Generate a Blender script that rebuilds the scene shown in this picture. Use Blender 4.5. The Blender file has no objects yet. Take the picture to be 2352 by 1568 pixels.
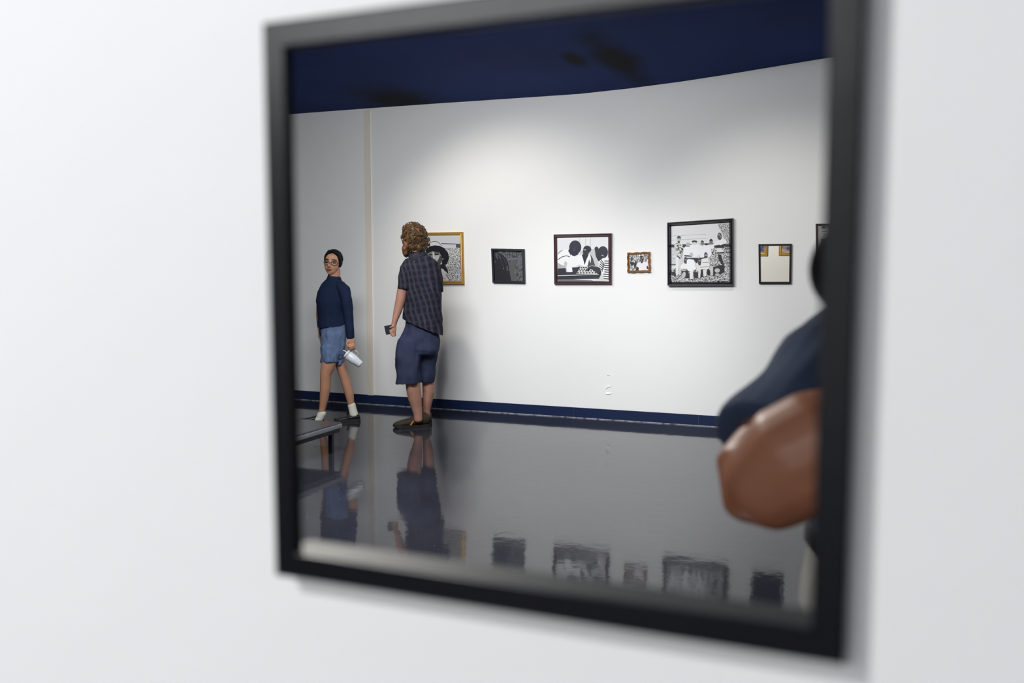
import bpy, bmesh, math, random
from mathutils import Vector, Matrix
from mathutils.geometry import tessellate_polygon
rnd = random.Random(7)
sc = bpy.context.scene
COL = sc.collection
V = Vector

# ------------------------------------------------------------------ camera
F = 1920.0                       # focal length in pixels of the 2352 px wide frame
H = 1.40                         # lens height
PITCH = math.atan(156.0 / F)
YAW = math.atan(F / (4876.0 * math.cos(PITCH)))
cam = bpy.data.cameras.new('camera'); co = bpy.data.objects.new('camera', cam); COL.objects.link(co)
cam.sensor_width = 36.0; cam.lens = 36.0 * F / 2352.0
co.location = (0, 0, H)
co.rotation_euler = (math.pi / 2 - PITCH, 0, YAW)
cam.clip_start = 0.05; cam.clip_end = 60
cam.dof.use_dof = True; cam.dof.focus_distance = 8.0; cam.dof.aperture_fstop = 3.2
sc.camera = co
# ------------------------------------------------------------------ colour + world
sc.view_settings.view_transform = 'Standard'; sc.view_settings.look = 'None'
sc.view_settings.gamma = 1.0; sc.view_settings.use_curve_mapping = False
sc.view_settings.exposure = 0.0
sc.cycles.use_denoising = True
sc.cycles.max_bounces = 8
w = bpy.data.worlds.new('world'); sc.world = w; w.use_nodes = True
w.node_tree.nodes['Background'].inputs[0].default_value = (0.92, 0.96, 1.0, 1)
w.node_tree.nodes['Background'].inputs[1].default_value = 0.30
# ------------------------------------------------------------------ lights
def spot(name, loc, to, power, deg, blend, radius=0.04, color=(1, 1, 1)):
    l = bpy.data.lights.new(name, 'SPOT'); o = bpy.data.objects.new(name, l); COL.objects.link(o)
    l.energy = power; l.spot_size = math.radians(deg); l.spot_blend = blend; l.shadow_soft_size = radius; l.color = color
    o.location = loc; o.rotation_euler = (V(to) - V(loc)).to_track_quat('-Z', 'Y').to_euler()
    return o
def area(name, loc, to, power, sx, sy, color=(1, 1, 1)):
    l = bpy.data.lights.new(name, 'AREA'); o = bpy.data.objects.new(name, l); COL.objects.link(o)
    l.shape = 'RECTANGLE'; l.size = sx; l.size_y = sy; l.energy = power; l.color = color
    o.location = loc; o.rotation_euler = (V(to) - V(loc)).to_track_quat('-Z', 'Y').to_euler()
    return o
D = 7.72                         # far wall
W0, W1 = 0.466, 0.4685            # near wall, front and back face
WARM = (1.0, 0.955, 0.87); COOL = (0.97, 0.985, 1.0)
spot('near_wall_spot', (-1.5, -1.3, 3.0), (0.30, W0, 0.25), 225, 100, 0.8, 0.06, COOL)
spot('near_wall_spot', (-2.3, 3.0, 2.98), (-1.1, W1, 1.6), 330, 80, 0.9, 0.06, WARM)
spot('far_wall_spot', (-3.52, 5.80, 3.0), (-3.0, D, 1.10), 92, 90, 0.8, 0.06, WARM)
spot('far_wall_spot', (-0.9, 5.90, 3.0), (-0.45, D, 1.15), 46, 84, 0.9, 0.06, WARM)
spot('far_wall_spot', (-1.75, 3.2, 3.0), (-2.2, D, 0.50), 330, 42, 1.0, 0.12, COOL)
spot('far_wall_spot', (0.1, 3.2, 3.0), (-0.3, D, 0.75), 100, 48, 1.0, 0.12, COOL)
spot('opposite_wall_spot', (-3.0, -4.9, 3.0), (-2.8, -6.8, 2.2), 110, 100, 0.8, 0.06, COOL)
spot('opposite_wall_spot', (0.2, -4.9, 3.0), (0.2, -6.8, 2.2), 110, 100, 0.8, 0.06, COOL)
area('ceiling_fill', (-2.0, -3.9, 3.0), (-2.0, -3.9, 0), 300, 3.8, 0.5, COOL)  # unseen fill lamp, added and stretched to put sheen on the frame's top bar
area('ceiling_fill', (-2.6, 3.8, 3.0), (-2.6, 5.2, 0), 190, 1.7, 0.6, COOL)  # unseen fill lamp, added to raise the gallery's ambient light

# ------------------------------------------------------------------ picture geometry helpers
FH = V((-math.sin(YAW), math.cos(YAW), 0)); RT = V((math.cos(YAW), math.sin(YAW), 0)); ZZ = V((0, 0, 1))
FWD = FH * math.cos(PITCH) - ZZ * math.sin(PITCH); UP = FH * math.sin(PITCH) + ZZ * math.cos(PITCH)
CAM = V((0, 0, H))
def ray(x, y): return FWD + RT * ((x - 1176) / F) - UP * ((y - 784) / F)
def PY(x, y, Y):                 # the point seen at a pixel on the vertical plane y = Y
    d = ray(x, y); return CAM + d * (Y / d.y)
def PZ(x, y, z):                 # ... on the level plane z
    d = ray(x, y); return CAM + d * ((z - H) / d.z)
def PD(x, y, dep):               # ... at a level distance dep ahead
    d = ray(x, y); return CAM + d * (dep / d.dot(FH))

# ------------------------------------------------------------------ materials
def lin(c):
    c = c / 255.0
    return c / 12.92 if c <= 0.04045 else ((c + 0.055) / 1.055) ** 2.4
def srgb(r, g=None, b=None, k=1.0):
    if g is None: g = b = r
    return (min(1, lin(r) * k), min(1, lin(g) * k), min(1, lin(b) * k), 1)
MATS = {}
def mat(name, col, rough=0.6, spec=0.5, metal=0.0, bump=0.0, bscale=40.0, vary=0.0, vscale=6.0):
    if name in MATS: return MATS[name]
    m = bpy.data.materials.new(name); m.use_nodes = True; nt = m.node_tree
    b = nt.nodes['Principled BSDF']
    b.inputs['Base Color'].default_value = col; b.inputs['Roughness'].default_value = rough
    b.inputs['Specular IOR Level'].default_value = spec; b.inputs['Metallic'].default_value = metal
    tc = nt.nodes.new('ShaderNodeTexCoord')
    if vary:
        n = nt.nodes.new('ShaderNodeTexNoise'); n.inputs['Scale'].default_value = vscale; n.inputs['Detail'].default_value = 4
        nt.links.new(tc.outputs['Object'], n.inputs['Vector'])
        mx = nt.nodes.new('ShaderNodeMix'); mx.data_type = 'RGBA'
        mx.inputs[6].default_value = tuple(c * (1 - vary) for c in col[:3]) + (1,)
        mx.inputs[7].default_value = tuple(min(1, c * (1 + vary)) for c in col[:3]) + (1,)
        nt.links.new(n.outputs['Fac'], mx.inputs[0]); nt.links.new(mx.outputs[2], b.inputs['Base Color'])
    if bump:
        n2 = nt.nodes.new('ShaderNodeTexNoise'); n2.inputs['Scale'].default_value = bscale; n2.inputs['Detail'].default_value = 5
        nt.links.new(tc.outputs['Object'], n2.inputs['Vector'])
        bp = nt.nodes.new('ShaderNodeBump'); bp.inputs['Strength'].default_value = bump; bp.inputs['Distance'].default_value = 0.01
        nt.links.new(n2.outputs['Fac'], bp.inputs['Height']); nt.links.new(bp.outputs['Normal'], b.inputs['Normal'])
    MATS[name] = m; return m

WALL = mat('white_wall_paint', (0.80, 0.80, 0.795, 1), 0.6, 0.3, bump=0.10, bscale=9, vary=0.02, vscale=1.5)
CREAM = mat('cream_batten_paint', (0.76, 0.71, 0.61, 1), 0.55, 0.3)
NAVYB = None

def speckle(name, c0, c1, scale, lo=0.45, hi=0.55, stretch=(1, 1, 1), rough=0.7, spec=0.2):
    m = bpy.data.materials.new(name); m.use_nodes = True; nt = m.node_tree; b = nt.nodes['Principled BSDF']
    b.inputs['Roughness'].default_value = rough; b.inputs['Specular IOR Level'].default_value = spec
    tc = nt.nodes.new('ShaderNodeTexCoord'); mp = nt.nodes.new('ShaderNodeMapping'); mp.inputs['Scale'].default_value = stretch
    n = nt.nodes.new('ShaderNodeTexNoise'); n.inputs['Scale'].default_value = scale; n.inputs['Detail'].default_value = 3
    r = nt.nodes.new('ShaderNodeMapRange'); r.inputs[1].default_value = lo; r.inputs[2].default_value = hi
    mx = nt.nodes.new('ShaderNodeMix'); mx.data_type = 'RGBA'; mx.inputs[6].default_value = c0; mx.inputs[7].default_value = c1
    L = nt.links.new
    L(tc.outputs['Object'], mp.inputs['Vector']); L(mp.outputs['Vector'], n.inputs['Vector']); L(n.outputs['Fac'], r.inputs[0])
    L(r.outputs[0], mx.inputs[0]); L(mx.outputs[2], b.inputs['Base Color'])
    MATS[name] = m; return m

def floor_material():
    m = bpy.data.materials.new('polished_dark_floor_tile'); m.use_nodes = True; nt = m.node_tree; b = nt.nodes['Principled BSDF']
    L = nt.links.new
    tc = nt.nodes.new('ShaderNodeTexCoord')
    n = nt.nodes.new('ShaderNodeTexNoise'); n.inputs['Scale'].default_value = 1.3; n.inputs['Detail'].default_value = 6
    L(tc.outputs['Object'], n.inputs['Vector'])
    cr = nt.nodes.new('ShaderNodeMix'); cr.data_type = 'RGBA'
    cr.inputs[6].default_value = (0.010, 0.010, 0.012, 1); cr.inputs[7].default_value = (0.034, 0.036, 0.048, 1)
    L(n.outputs['Fac'], cr.inputs[0])
    # pale flecks
    v = nt.nodes.new('ShaderNodeTexNoise'); v.inputs['Scale'].default_value = 70; v.inputs['Detail'].default_value = 2
    L(tc.outputs['Object'], v.inputs['Vector'])
    mr = nt.nodes.new('ShaderNodeMapRange'); mr.inputs[1].default_value = 0.70; mr.inputs[2].default_value = 0.76
    L(v.outputs['Fac'], mr.inputs[0])
    m2 = nt.nodes.new('ShaderNodeMix'); m2.data_type = 'RGBA'; m2.inputs[7].default_value = (0.16, 0.16, 0.19, 1)
    L(mr.outputs[0], m2.inputs[0]); L(cr.outputs[2], m2.inputs[6]); L(m2.outputs[2], b.inputs['Base Color'])
    # wear in the polish
    n3 = nt.nodes.new('ShaderNodeTexNoise'); n3.inputs['Scale'].default_value = 2.2; n3.inputs['Detail'].default_value = 5
    L(tc.outputs['Object'], n3.inputs['Vector'])
    r2 = nt.nodes.new('ShaderNodeMapRange'); r2.inputs[3].default_value = 0.035; r2.inputs[4].default_value = 0.10
    L(n3.outputs['Fac'], r2.inputs[0]); L(r2.outputs[0], b.inputs['Roughness'])
    b.inputs['IOR'].default_value = 1.5
    # slight waviness
    n4 = nt.nodes.new('ShaderNodeTexNoise'); n4.inputs['Scale'].default_value = 9; n4.inputs['Detail'].default_value = 3
    L(tc.outputs['Object'], n4.inputs['Vector'])
    bp = nt.nodes.new('ShaderNodeBump'); bp.inputs['Strength'].default_value = 0.05; bp.inputs['Distance'].default_value = 0.012
    L(n4.outputs['Fac'], bp.inputs['Height']); L(bp.outputs['Normal'], b.inputs['Normal'])
    return m
FLOOR = floor_material()

def ceiling_material():
    m = bpy.data.materials.new('navy_ceiling_paint'); m.use_nodes = True; nt = m.node_tree; b = nt.nodes['Principled BSDF']
    b.inputs['Roughness'].default_value = 0.8; b.inputs['Specular IOR Level'].default_value = 0.1
    L = nt.links.new
    tc = nt.nodes.new('ShaderNodeTexCoord')
    n = nt.nodes.new('ShaderNodeTexNoise'); n.inputs['Scale'].default_value = 0.9; n.inputs['Detail'].default_value = 3
    L(tc.outputs['Object'], n.inputs['Vector'])
    mx = nt.nodes.new('ShaderNodeMix'); mx.data_type = 'RGBA'
    mx.inputs[6].default_value = (0.008, 0.024, 0.110, 1); mx.inputs[7].default_value = (0.018, 0.044, 0.185, 1)
    L(n.outputs['Fac'], mx.inputs[0])
    last = mx.outputs[2]
    # soft black patches mixed into the paint colour: centre, radii
    for (cx, cy, rx, ry) in CEIL_PATCHES:
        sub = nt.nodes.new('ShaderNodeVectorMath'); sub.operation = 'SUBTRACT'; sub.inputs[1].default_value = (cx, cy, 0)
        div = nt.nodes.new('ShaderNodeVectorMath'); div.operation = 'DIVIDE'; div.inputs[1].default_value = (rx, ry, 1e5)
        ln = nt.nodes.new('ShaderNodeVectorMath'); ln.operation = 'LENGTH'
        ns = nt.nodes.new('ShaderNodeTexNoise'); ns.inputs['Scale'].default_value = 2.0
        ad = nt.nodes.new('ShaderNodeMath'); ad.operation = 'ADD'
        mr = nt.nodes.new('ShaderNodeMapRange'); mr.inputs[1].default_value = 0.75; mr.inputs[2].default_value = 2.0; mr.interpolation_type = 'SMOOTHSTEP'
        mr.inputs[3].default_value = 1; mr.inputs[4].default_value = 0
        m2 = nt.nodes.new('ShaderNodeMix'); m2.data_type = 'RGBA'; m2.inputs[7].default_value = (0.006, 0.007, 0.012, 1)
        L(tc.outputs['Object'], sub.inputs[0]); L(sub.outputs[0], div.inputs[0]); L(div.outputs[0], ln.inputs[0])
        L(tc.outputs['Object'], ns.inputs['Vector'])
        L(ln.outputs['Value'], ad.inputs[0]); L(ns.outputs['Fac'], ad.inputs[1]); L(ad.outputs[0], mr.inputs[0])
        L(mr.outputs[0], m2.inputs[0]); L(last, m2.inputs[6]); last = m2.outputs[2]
    L(last, b.inputs['Base Color'])
    return m

# ------------------------------------------------------------------ mesh helpers
def link(name, me, mats, parent=None, smooth=False):
    o = bpy.data.objects.new(name, me); COL.objects.link(o)
    for m in (mats if isinstance(mats, (list, tuple)) else [mats]): me.materials.append(m)
    if parent is not None: o.parent = parent
    if smooth:
        for p in me.polygons: p.use_smooth = True
    return o
def fin(name, bm, mats, parent=None, smooth=False, fix=True):
    if fix: bmesh.ops.recalc_face_normals(bm, faces=bm.faces)
    me = bpy.data.meshes.new(name); bm.to_mesh(me); bm.free()
    return link(name, me, mats, parent, smooth)
def tag(o, label, cat, group=None):
    o['label'] = label; o['category'] = cat
    if group: o['group'] = group
    return o
def struct(o, label=None):
    o['kind'] = 'structure'
    if label: o['label'] = label
    return o
def empty(name, loc=(0, 0, 0)):
    o = bpy.data.objects.new(name, None); COL.objects.link(o); o.empty_display_size = 0.05
    return o                      # children carry world coordinates; base kept at the origin of the parts
def box(bm, x0, x1, y0, y1, z0, z1):
    r = bmesh.ops.create_cube(bm, size=1)
    for v in r['verts']:
        v.co = V(((x0 + x1) / 2 + v.co.x * (x1 - x0), (y0 + y1) / 2 + v.co.y * (y1 - y0), (z0 + z1) / 2 + v.co.z * (z1 - z0)))
    return r['verts']
def obox(bm, c, ax, ay, az, hx, hy, hz):
    r = bmesh.ops.create_cube(bm, size=2)
    for v in r['verts']: v.co = c + ax * (v.co.x * hx) + ay * (v.co.y * hy) + az * (v.co.z * hz)
    return r['verts']
def bevel(bm, w, seg=2):
    bmesh.ops.bevel(bm, geom=list(bm.edges), offset=w, segments=seg, profile=0.7, affect='EDGES')

def stroke(bm, pts, n=14, ref=None, flat=False):
    """closed tapered tube; pts = (centre, half width across the view, half depth)."""
    ref = ref or FH
    P = [V(p[0]) for p in pts]; rings = []
    for i, (c, a, b) in enumerate(pts):
        t = (P[min(i + 1, len(P) - 1)] - P[max(i - 1, 0)]).normalized()
        u = ref.cross(t)
        if u.length < 1e-3: u = RT.copy()
        u.normalize(); v = t.cross(u).normalized()
        rings.append((P[i], a, b, u, v, t))
    def ring(c, a, b, u, v): return [bm.verts.new(c + u * (a * math.cos(2 * math.pi * k / n)) + v * (b * math.sin(2 * math.pi * k / n))) for k in range(n)]
    rows = []
    c, a, b, u, v, t = rings[0]; q = min(a, b) * 0.55
    rows.append(ring(c - t * q, a * 0.55, b * 0.55, u, v)); rows.append(ring(c - t * q * 0.55, a * 0.87, b * 0.87, u, v))
    for r in rings: rows.append(ring(*r[:5]))
    c, a, b, u, v, t = rings[-1]; q = min(a, b) * 0.55
    if flat: rows.append(ring(c + t * 0.002, a * 0.97, b * 0.97, u, v))
    else: rows.append(ring(c + t * q * 0.55, a * 0.87, b * 0.87, u, v)); rows.append(ring(c + t * q, a * 0.55, b * 0.55, u, v))
    for A, B in zip(rows, rows[1:]):
        for k in range(n): bm.faces.new((A[k], A[(k + 1) % n], B[(k + 1) % n], B[k]))
    bm.faces.new(rows[0][::-1]); bm.faces.new(rows[-1])
def tube(bm, pts, r, n=8):
    stroke(bm, [(p, r, r) for p in pts], n)
def ell(bm, c, rx, ry, rz, ax=None, seg=18):
    """ellipsoid; ax = (right, ahead, up) axes, default the camera's level axes."""
    ax = ax or (RT, FH, ZZ)
    r = bmesh.ops.create_uvsphere(bm, u_segments=seg, v_segments=seg // 2 + 2, radius=1)
    for v in r['verts']: v.co = V(c) + ax[0] * (v.co.x * rx) + ax[1] * (v.co.y * ry) + ax[2] * (v.co.z * rz)
    return r['verts']
def remesh(bm, voxel=0.006, it=4, fac=0.5):
    bmesh.ops.recalc_face_normals(bm, faces=bm.faces)
    me = bpy.data.meshes.new('tmp'); bm.to_mesh(me); bm.free()
    o = bpy.data.objects.new('tmp', me); COL.objects.link(o)
    m = o.modifiers.new('r', 'REMESH'); m.mode = 'VOXEL'; m.voxel_size = voxel; m.adaptivity = 0
    s = o.modifiers.new('s', 'SMOOTH'); s.factor = fac; s.iterations = it
    dg = bpy.context.evaluated_depsgraph_get()
    out = bpy.data.meshes.new_from_object(o.evaluated_get(dg))
    bpy.data.objects.remove(o); bpy.data.meshes.remove(me)
    return out
def cut(me, p, nrm):
    bm = bmesh.new(); bm.from_mesh(me)
    bmesh.ops.bisect_plane(bm, geom=list(bm.verts) + list(bm.edges) + list(bm.faces), plane_co=p, plane_no=nrm, clear_outer=True)
    bm.to_mesh(me); bm.free()
def wrinkle(me, amp, scale, seed=0):
    from mathutils import noise
    me.update()
    ns = [v.normal.copy() for v in me.vertices]
    for v, nn in zip(me.vertices, ns):
        q = v.co * scale + V((seed, seed * 2, seed * 3)); q.z *= 0.6
        v.co += nn * (amp * noise.noise(q))

# ================================================================== THE ROOM
XL, XR, YB = -9.0, 4.2, -6.8
bm = bmesh.new(); box(bm, XL, XR, YB, D, -0.06, 0)
struct(fin('floor', bm, FLOOR), 'polished dark floor mirroring the white wall')
bm = bmesh.new(); box(bm, XL, XR, D, D + 0.1, 0, 3.6)
struct(fin('wall_back', bm, WALL), 'white far wall hung with framed pictures')
bm = bmesh.new(); box(bm, XL - 0.1, XL, YB, D, 0, 3.6)
struct(fin('wall_left', bm, WALL))
bm = bmesh.new(); box(bm, XR, XR + 0.1, YB, D, 0, 3.6)
struct(fin('wall_right', bm, WALL))
bm = bmesh.new(); box(bm, XL, XR, YB - 0.1, YB, 0, 3.6)
struct(fin('wall_opposite', bm, WALL))
# near wall, open behind the mirror frame
HX0, HX1, HZ0, HZ1 = -0.3450, 0.0025, 1.2020, 1.5550
bm = bmesh.new()
def gridwall(bm, xs, zs, y0, y1, hole):
    for i in range(len(xs) - 1):
        for k in range(len(zs) - 1):
            if (i, k) == hole: continue
            for y in (y0, y1):
                bm.faces.new([bm.verts.new((x, y, z)) for x, z in ((xs[i], zs[k]), (xs[i + 1], zs[k]), (xs[i + 1], zs[k + 1]), (xs[i], zs[k + 1]))])
    i, k = hole
    c = [(xs[i], zs[k]), (xs[i + 1], zs[k]), (xs[i + 1], zs[k + 1]), (xs[i], zs[k + 1])]
    for a, b in zip(c, c[1:] + c[:1]):
        bm.faces.new([bm.verts.new(q) for q in ((a[0], y0, a[1]), (b[0], y0, b[1]), (b[0], y1, b[1]), (a[0], y1, a[1]))])
    bmesh.ops.remove_doubles(bm, verts=bm.verts, dist=1e-5)
gridwall(bm, [XL, HX0, HX1, XR], [0, HZ0, HZ1, 3.6], W0, W1, (1, 1))
struct(fin('wall_front', bm, WALL), 'white near wall, out of focus around the black frame')

# ceiling: level on the left, lifting to the right
prof = [(XL, 3.125), (-5.7, 3.125), (-4.7, 3.118), (-3.8, 3.108), (-3.1, 3.098), (-2.38, 3.088), (-1.9, 3.10), (-1.43, 3.122), (-1.05, 3.148), (-0.68, 3.178), (-0.13, 3.222), (0.6, 3.27), (XR, 3.45)]
CEIL_PATCHES = []
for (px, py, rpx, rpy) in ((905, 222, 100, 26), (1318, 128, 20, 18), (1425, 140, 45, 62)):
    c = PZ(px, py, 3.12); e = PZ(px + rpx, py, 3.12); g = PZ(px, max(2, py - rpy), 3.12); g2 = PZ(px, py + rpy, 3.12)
    CEIL_PATCHES.append((c.x, c.y, max(0.08, abs(e.x - c.x)), max(0.12, (g2 - g).length / 2)))
bm = bmesh.new()
rows = [[bm.verts.new((x, y, z)) for x, z in prof] for y in (YB, 2.0, 4.5, D + 0.02)]
for A, B in zip(rows, rows[1:]):
    for i in range(len(prof) - 1): bm.faces.new((A[i], A[i + 1], B[i + 1], B[i]))
g = bmesh.ops.extrude_face_region(bm, geom=list(bm.faces))
for v in g['geom']:
    if isinstance(v, bmesh.types.BMVert): v.co.z += 0.12
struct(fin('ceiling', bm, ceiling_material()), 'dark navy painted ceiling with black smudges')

# cream batten on the far wall
a = PY(849, 700, D).x
bm = bmesh.new(); box(bm, a - 0.034, a + 0.026, D - 0.012, D, 0.10, 3.10); box(bm, a + 0.026, a + 0.036, D - 0.018, D, 0.10, 3.10)
struct(fin('trim_1', bm, CREAM), 'cream vertical batten on the far wall')
# baseboard with a dusty bead along its foot
NAVYB = speckle('chipped_navy_baseboard', (0.008, 0.018, 0.060, 1), (0.30, 0.32, 0.40, 1), 38, 0.76, 0.80, (1, 1, 1), 0.35, 0.4)
DUST = speckle('dusty_floor_bead', (0.30, 0.31, 0.34, 1), (0.07, 0.07, 0.09, 1), 25, 0.45, 0.7)
bm = bmesh.new()
xs = [XL, -6.1, -4.95, -3.63, -2.4, -1.2, 0.0, 1.2, 2.4, XR]
for x0, x1 in zip(xs, xs[1:]): box(bm, x0 + 0.0015, x1 - 0.0015, D - 0.010, D, 0.004, 0.103)
bs = struct(fin('baseboard_back', bm, NAVYB), 'chipped navy baseboard along the far wall')
bm = bmesh.new()
for x0, x1 in zip(xs, xs[1:]): stroke(bm, [(V((x0, D - 0.013, 0.003)), 0.006, 0.006), (V((x1, D - 0.013, 0.003)), 0.006, 0.006)], 8, ZZ)
fin('dust_bead', bm, DUST, bs, True)

# peeled paint on the far wall
FLAKE = mat('loose_white_paint', (0.86, 0.86, 0.86, 1), 0.5)
def flake(name, pix, label, wide):
    bm = bmesh.new(); top = [PY(x, y, D - 0.001) for x, y in pix]
    prev = None
    for p in top:
        r = [bm.verts.new(p), bm.verts.new(p + V((0, -0.004, -wide * 0.5))), bm.verts.new(p + V((0, -0.007, -wide))), bm.verts.new(p + V((0, -0.0, -wide * 0.9)))]
        if prev:
            for k in range(4): bm.faces.new((prev[k], prev[(k + 1) % 4], r[(k + 1) % 4], r[k]))
        else: bm.faces.new(r)
        prev = r
    bm.faces.new(prev)
    tag(fin(name, bm, FLAKE), label, 'paint flake', 'peeling paint flakes on the far wall')
flake('paint_flake', [(1394, 859), (1397, 858.6), (1400.5, 860)], 'topmost and faintest curl of peeling paint low on the white wall', 0.006)
flake('paint_flake', [(1391, 891), (1394, 888), (1398, 886), (1402, 885.5)], 'thin curved curl of peeling paint, middle one of three low on the white wall', 0.008)
flake('paint_flake', [(1392, 900.5), (1397, 901), (1403.5, 900)], 'lowest and widest flake of peeling paint, just above the navy baseboard', 0.016)

# ================================================================== FRAMES
def frame_sweep(bm, quad, prof, nrm, wav=0.0):
    """mitred moulding round a quad (TL, TR, BR, BL); prof = (inset from the outer edge, height off the wall)."""
    Q = [V(q) for q in quad]; n = 4; rows = []
    seg = 10 if wav else 1
    for o, h in prof:
        ring = []
        C = []
        for i in range(4):
            e1 = (Q[(i + 1) % 4] - Q[i]).normalized(); e0 = (Q[i - 1] - Q[i]).normalized()
            C.append(Q[i] + (e1 + e0) * o)
        for i in range(4):
            ctr = (Q[0] + Q[1] + Q[2] + Q[3]) / 4
            for k in range(seg):
                t = k / seg; p = C[i].lerp(C[(i + 1) % 4], t)
                out = ((C[i] + C[(i + 1) % 4]) / 2 - ctr).normalized()
                ww = wav * math.sin(t * math.pi * 6) * (1 - o / 0.03) if wav else 0
                ring.append(bm.verts.new(p + nrm * h + out * ww))
        rows.append(ring)
    m = len(rows[0])
    for A, B in zip(rows, rows[1:] + rows[:1]):
        for k in range(m): bm.faces.new((A[k], A[(k + 1) % m], B[(k + 1) % m], B[k]))
BLACKF = mat('black_satin_frame', (0.004, 0.004, 0.006, 1), 0.30, 0.32, bump=0.02, bscale=60)
LIP = mat('dark_grey_satin_rebate', (0.026, 0.031, 0.034, 1), 0.55, 0.3)
mir = empty('framed_mirror')
tag(mir, 'large black-framed square mirror hung close up on the white wall, showing the gallery', 'mirror')
FX0, FX1, FZ0, FZ1 = -0.3490, 0.0065, 1.1980, 1.5590
q = [(FX0, W0, FZ1), (FX1, W0, FZ1), (FX1, W0, FZ0), (FX0, W0, FZ0)]
bm = bmesh.new(); frame_sweep(bm, q, [(0, 0), (0, 0.0150), (0.0015, 0.016), (0.0155, 0.016), (0.0162, 0.0150), (0.0155, 0.0135), (0.004, 0.0)], V((0, -1, 0)))
fin('frame', bm, BLACKF, mir)
bm = bmesh.new(); frame_sweep(bm, q, [(0.0040, 0.0), (0.0152, 0.0135), (0.0160, 0.0148), (0.0168, 0.0142), (0.0170, 0.0080), (0.0060, -0.0025), (0.0040, -0.0025)], V((0, -1, 0)))
fin('inner_lip', bm, BLACKF, mir)
bm = bmesh.new(); box(bm, FX0 + .0085, FX1 - .010, W0 - .0130, W1 + .0085, FZ0 + .009, FZ0 + .0172)
fin('bottom_ledge', bm, LIP, mir)['label'] = 'pale grey strip along the inside of the frame bottom'

# ---- prints: flat paper with the picture inked on it
def ink(v, blue=0):
    key = 'ink_%d_%d' % (v, blue)
    return mat(key, srgb(v, v, min(255, v + blue), 0.92), 0.45, 0.35)
GRASS = speckle('printed_grass', srgb(60), srgb(215), 130, 0.46, 0.56, (1, 1, 1.6))
CLOTH = speckle('printed_checks', srgb(40), srgb(215), 110, 0.45, 0.53, (1, 1, 1.3))
LEAFY = speckle('printed_foliage', srgb(110), srgb(225), 90, 0.45, 0.6, (1.6, 1, 1))
DIM = speckle('printed_dim_pattern', srgb(58, 60, 62), srgb(104, 104, 108), 45, 0.4, 0.62)
class Print:
    """polygons in the pixels of one crop (x0, y0, scale) laid on the wall plane."""
    def __init__(s, x0, y0, k, Y): s.x0, s.y0, s.k, s.Y = x0, y0, k, Y; s.bm = bmesh.new(); s.mats = []; s.n = 0
    def W(s, x, y, Y): return PY(s.x0 + x * s.k, s.y0 + y * s.k, Y)
    def poly(s, m, pts, thick=None):
        if m not in s.mats: s.mats.append(m)
        Y = s.Y - s.n * 0.00012; s.n += 1
        vs = [s.bm.verts.new(s.W(x, y, Y)) for x, y in pts]
        co = [v.co.copy() for v in vs]
        for t in tessellate_polygon([[V((c.x, c.z, 0)) for c in co]]):
            try:
                f = s.bm.faces.new([vs[i] for i in t]); f.material_index = s.mats.index(m)
            except ValueError: pass
    def ell(s, m, cx, cy, rx, ry, rot=0, n=20):
        c, d = math.cos(rot), math.sin(rot)
        s.poly(m, [(cx + rx * math.cos(a) * c - ry * math.sin(a) * d, cy + rx * math.cos(a) * d + ry * math.sin(a) * c) for a in [2 * math.pi * i / n for i in range(n)]])
    def line(s, m, pts, wd):
        L, R = [], []
        for i, p in enumerate(pts):
            a = pts[max(0, i - 1)]; b = pts[min(len(pts) - 1, i + 1)]
            dx, dy = b[0] - a[0], b[1] - a[1]; l = math.hypot(dx, dy) or 1
            L.append((p[0] - dy / l * wd / 2, p[1] + dx / l * wd / 2)); R.append((p[0] + dy / l * wd / 2, p[1] - dx / l * wd / 2))
        s.poly(m, L + R[::-1])
    def sheet(s, m, quad, depth):     # the paper itself, a thin slab
        if m not in s.mats: s.mats.append(m)
        a = [s.bm.verts.new(s.W(x, y, s.Y)) for x, y in quad]; b = [s.bm.verts.new(v.co + V((0, depth, 0))) for v in a]
        fs = [s.bm.faces.new(a)]; fs.append(s.bm.faces.new(b[::-1]))
        for i in range(4): fs.append(s.bm.faces.new((a[i], a[(i + 1) % 4], b[(i + 1) % 4], b[i])))
        for f in fs: f.material_index = s.mats.index(m)
        s.n += 3
    def done(s, parent, name='print'):
        bmesh.ops.recalc_face_normals(s.bm, faces=s.bm.faces)
        return fin(name, s.bm, s.mats, parent, fix=False)
NW = V((0, -1, 0))
def picture(name, label, cat, crop, outer, prof, fmat, wav=0.0):
    t = empty(name); tag(t, label, cat, 'framed pictures on the far wall')
    x0, y0, k = crop
    bm = bmesh.new(); frame_sweep(bm, [PY(x0 + x * k, y0 + y * k, D) for x, y in outer], prof, NW, wav)
    fin('frame', bm, fmat, t); return t
def moulding(wd, h): return [(0, 0), (0, h * .75), (wd * .18, h), (wd * .38, h * .86), (wd * .62, h * .95), (wd * .80, h * .66), (wd, h * .55), (wd, 0)]

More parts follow.
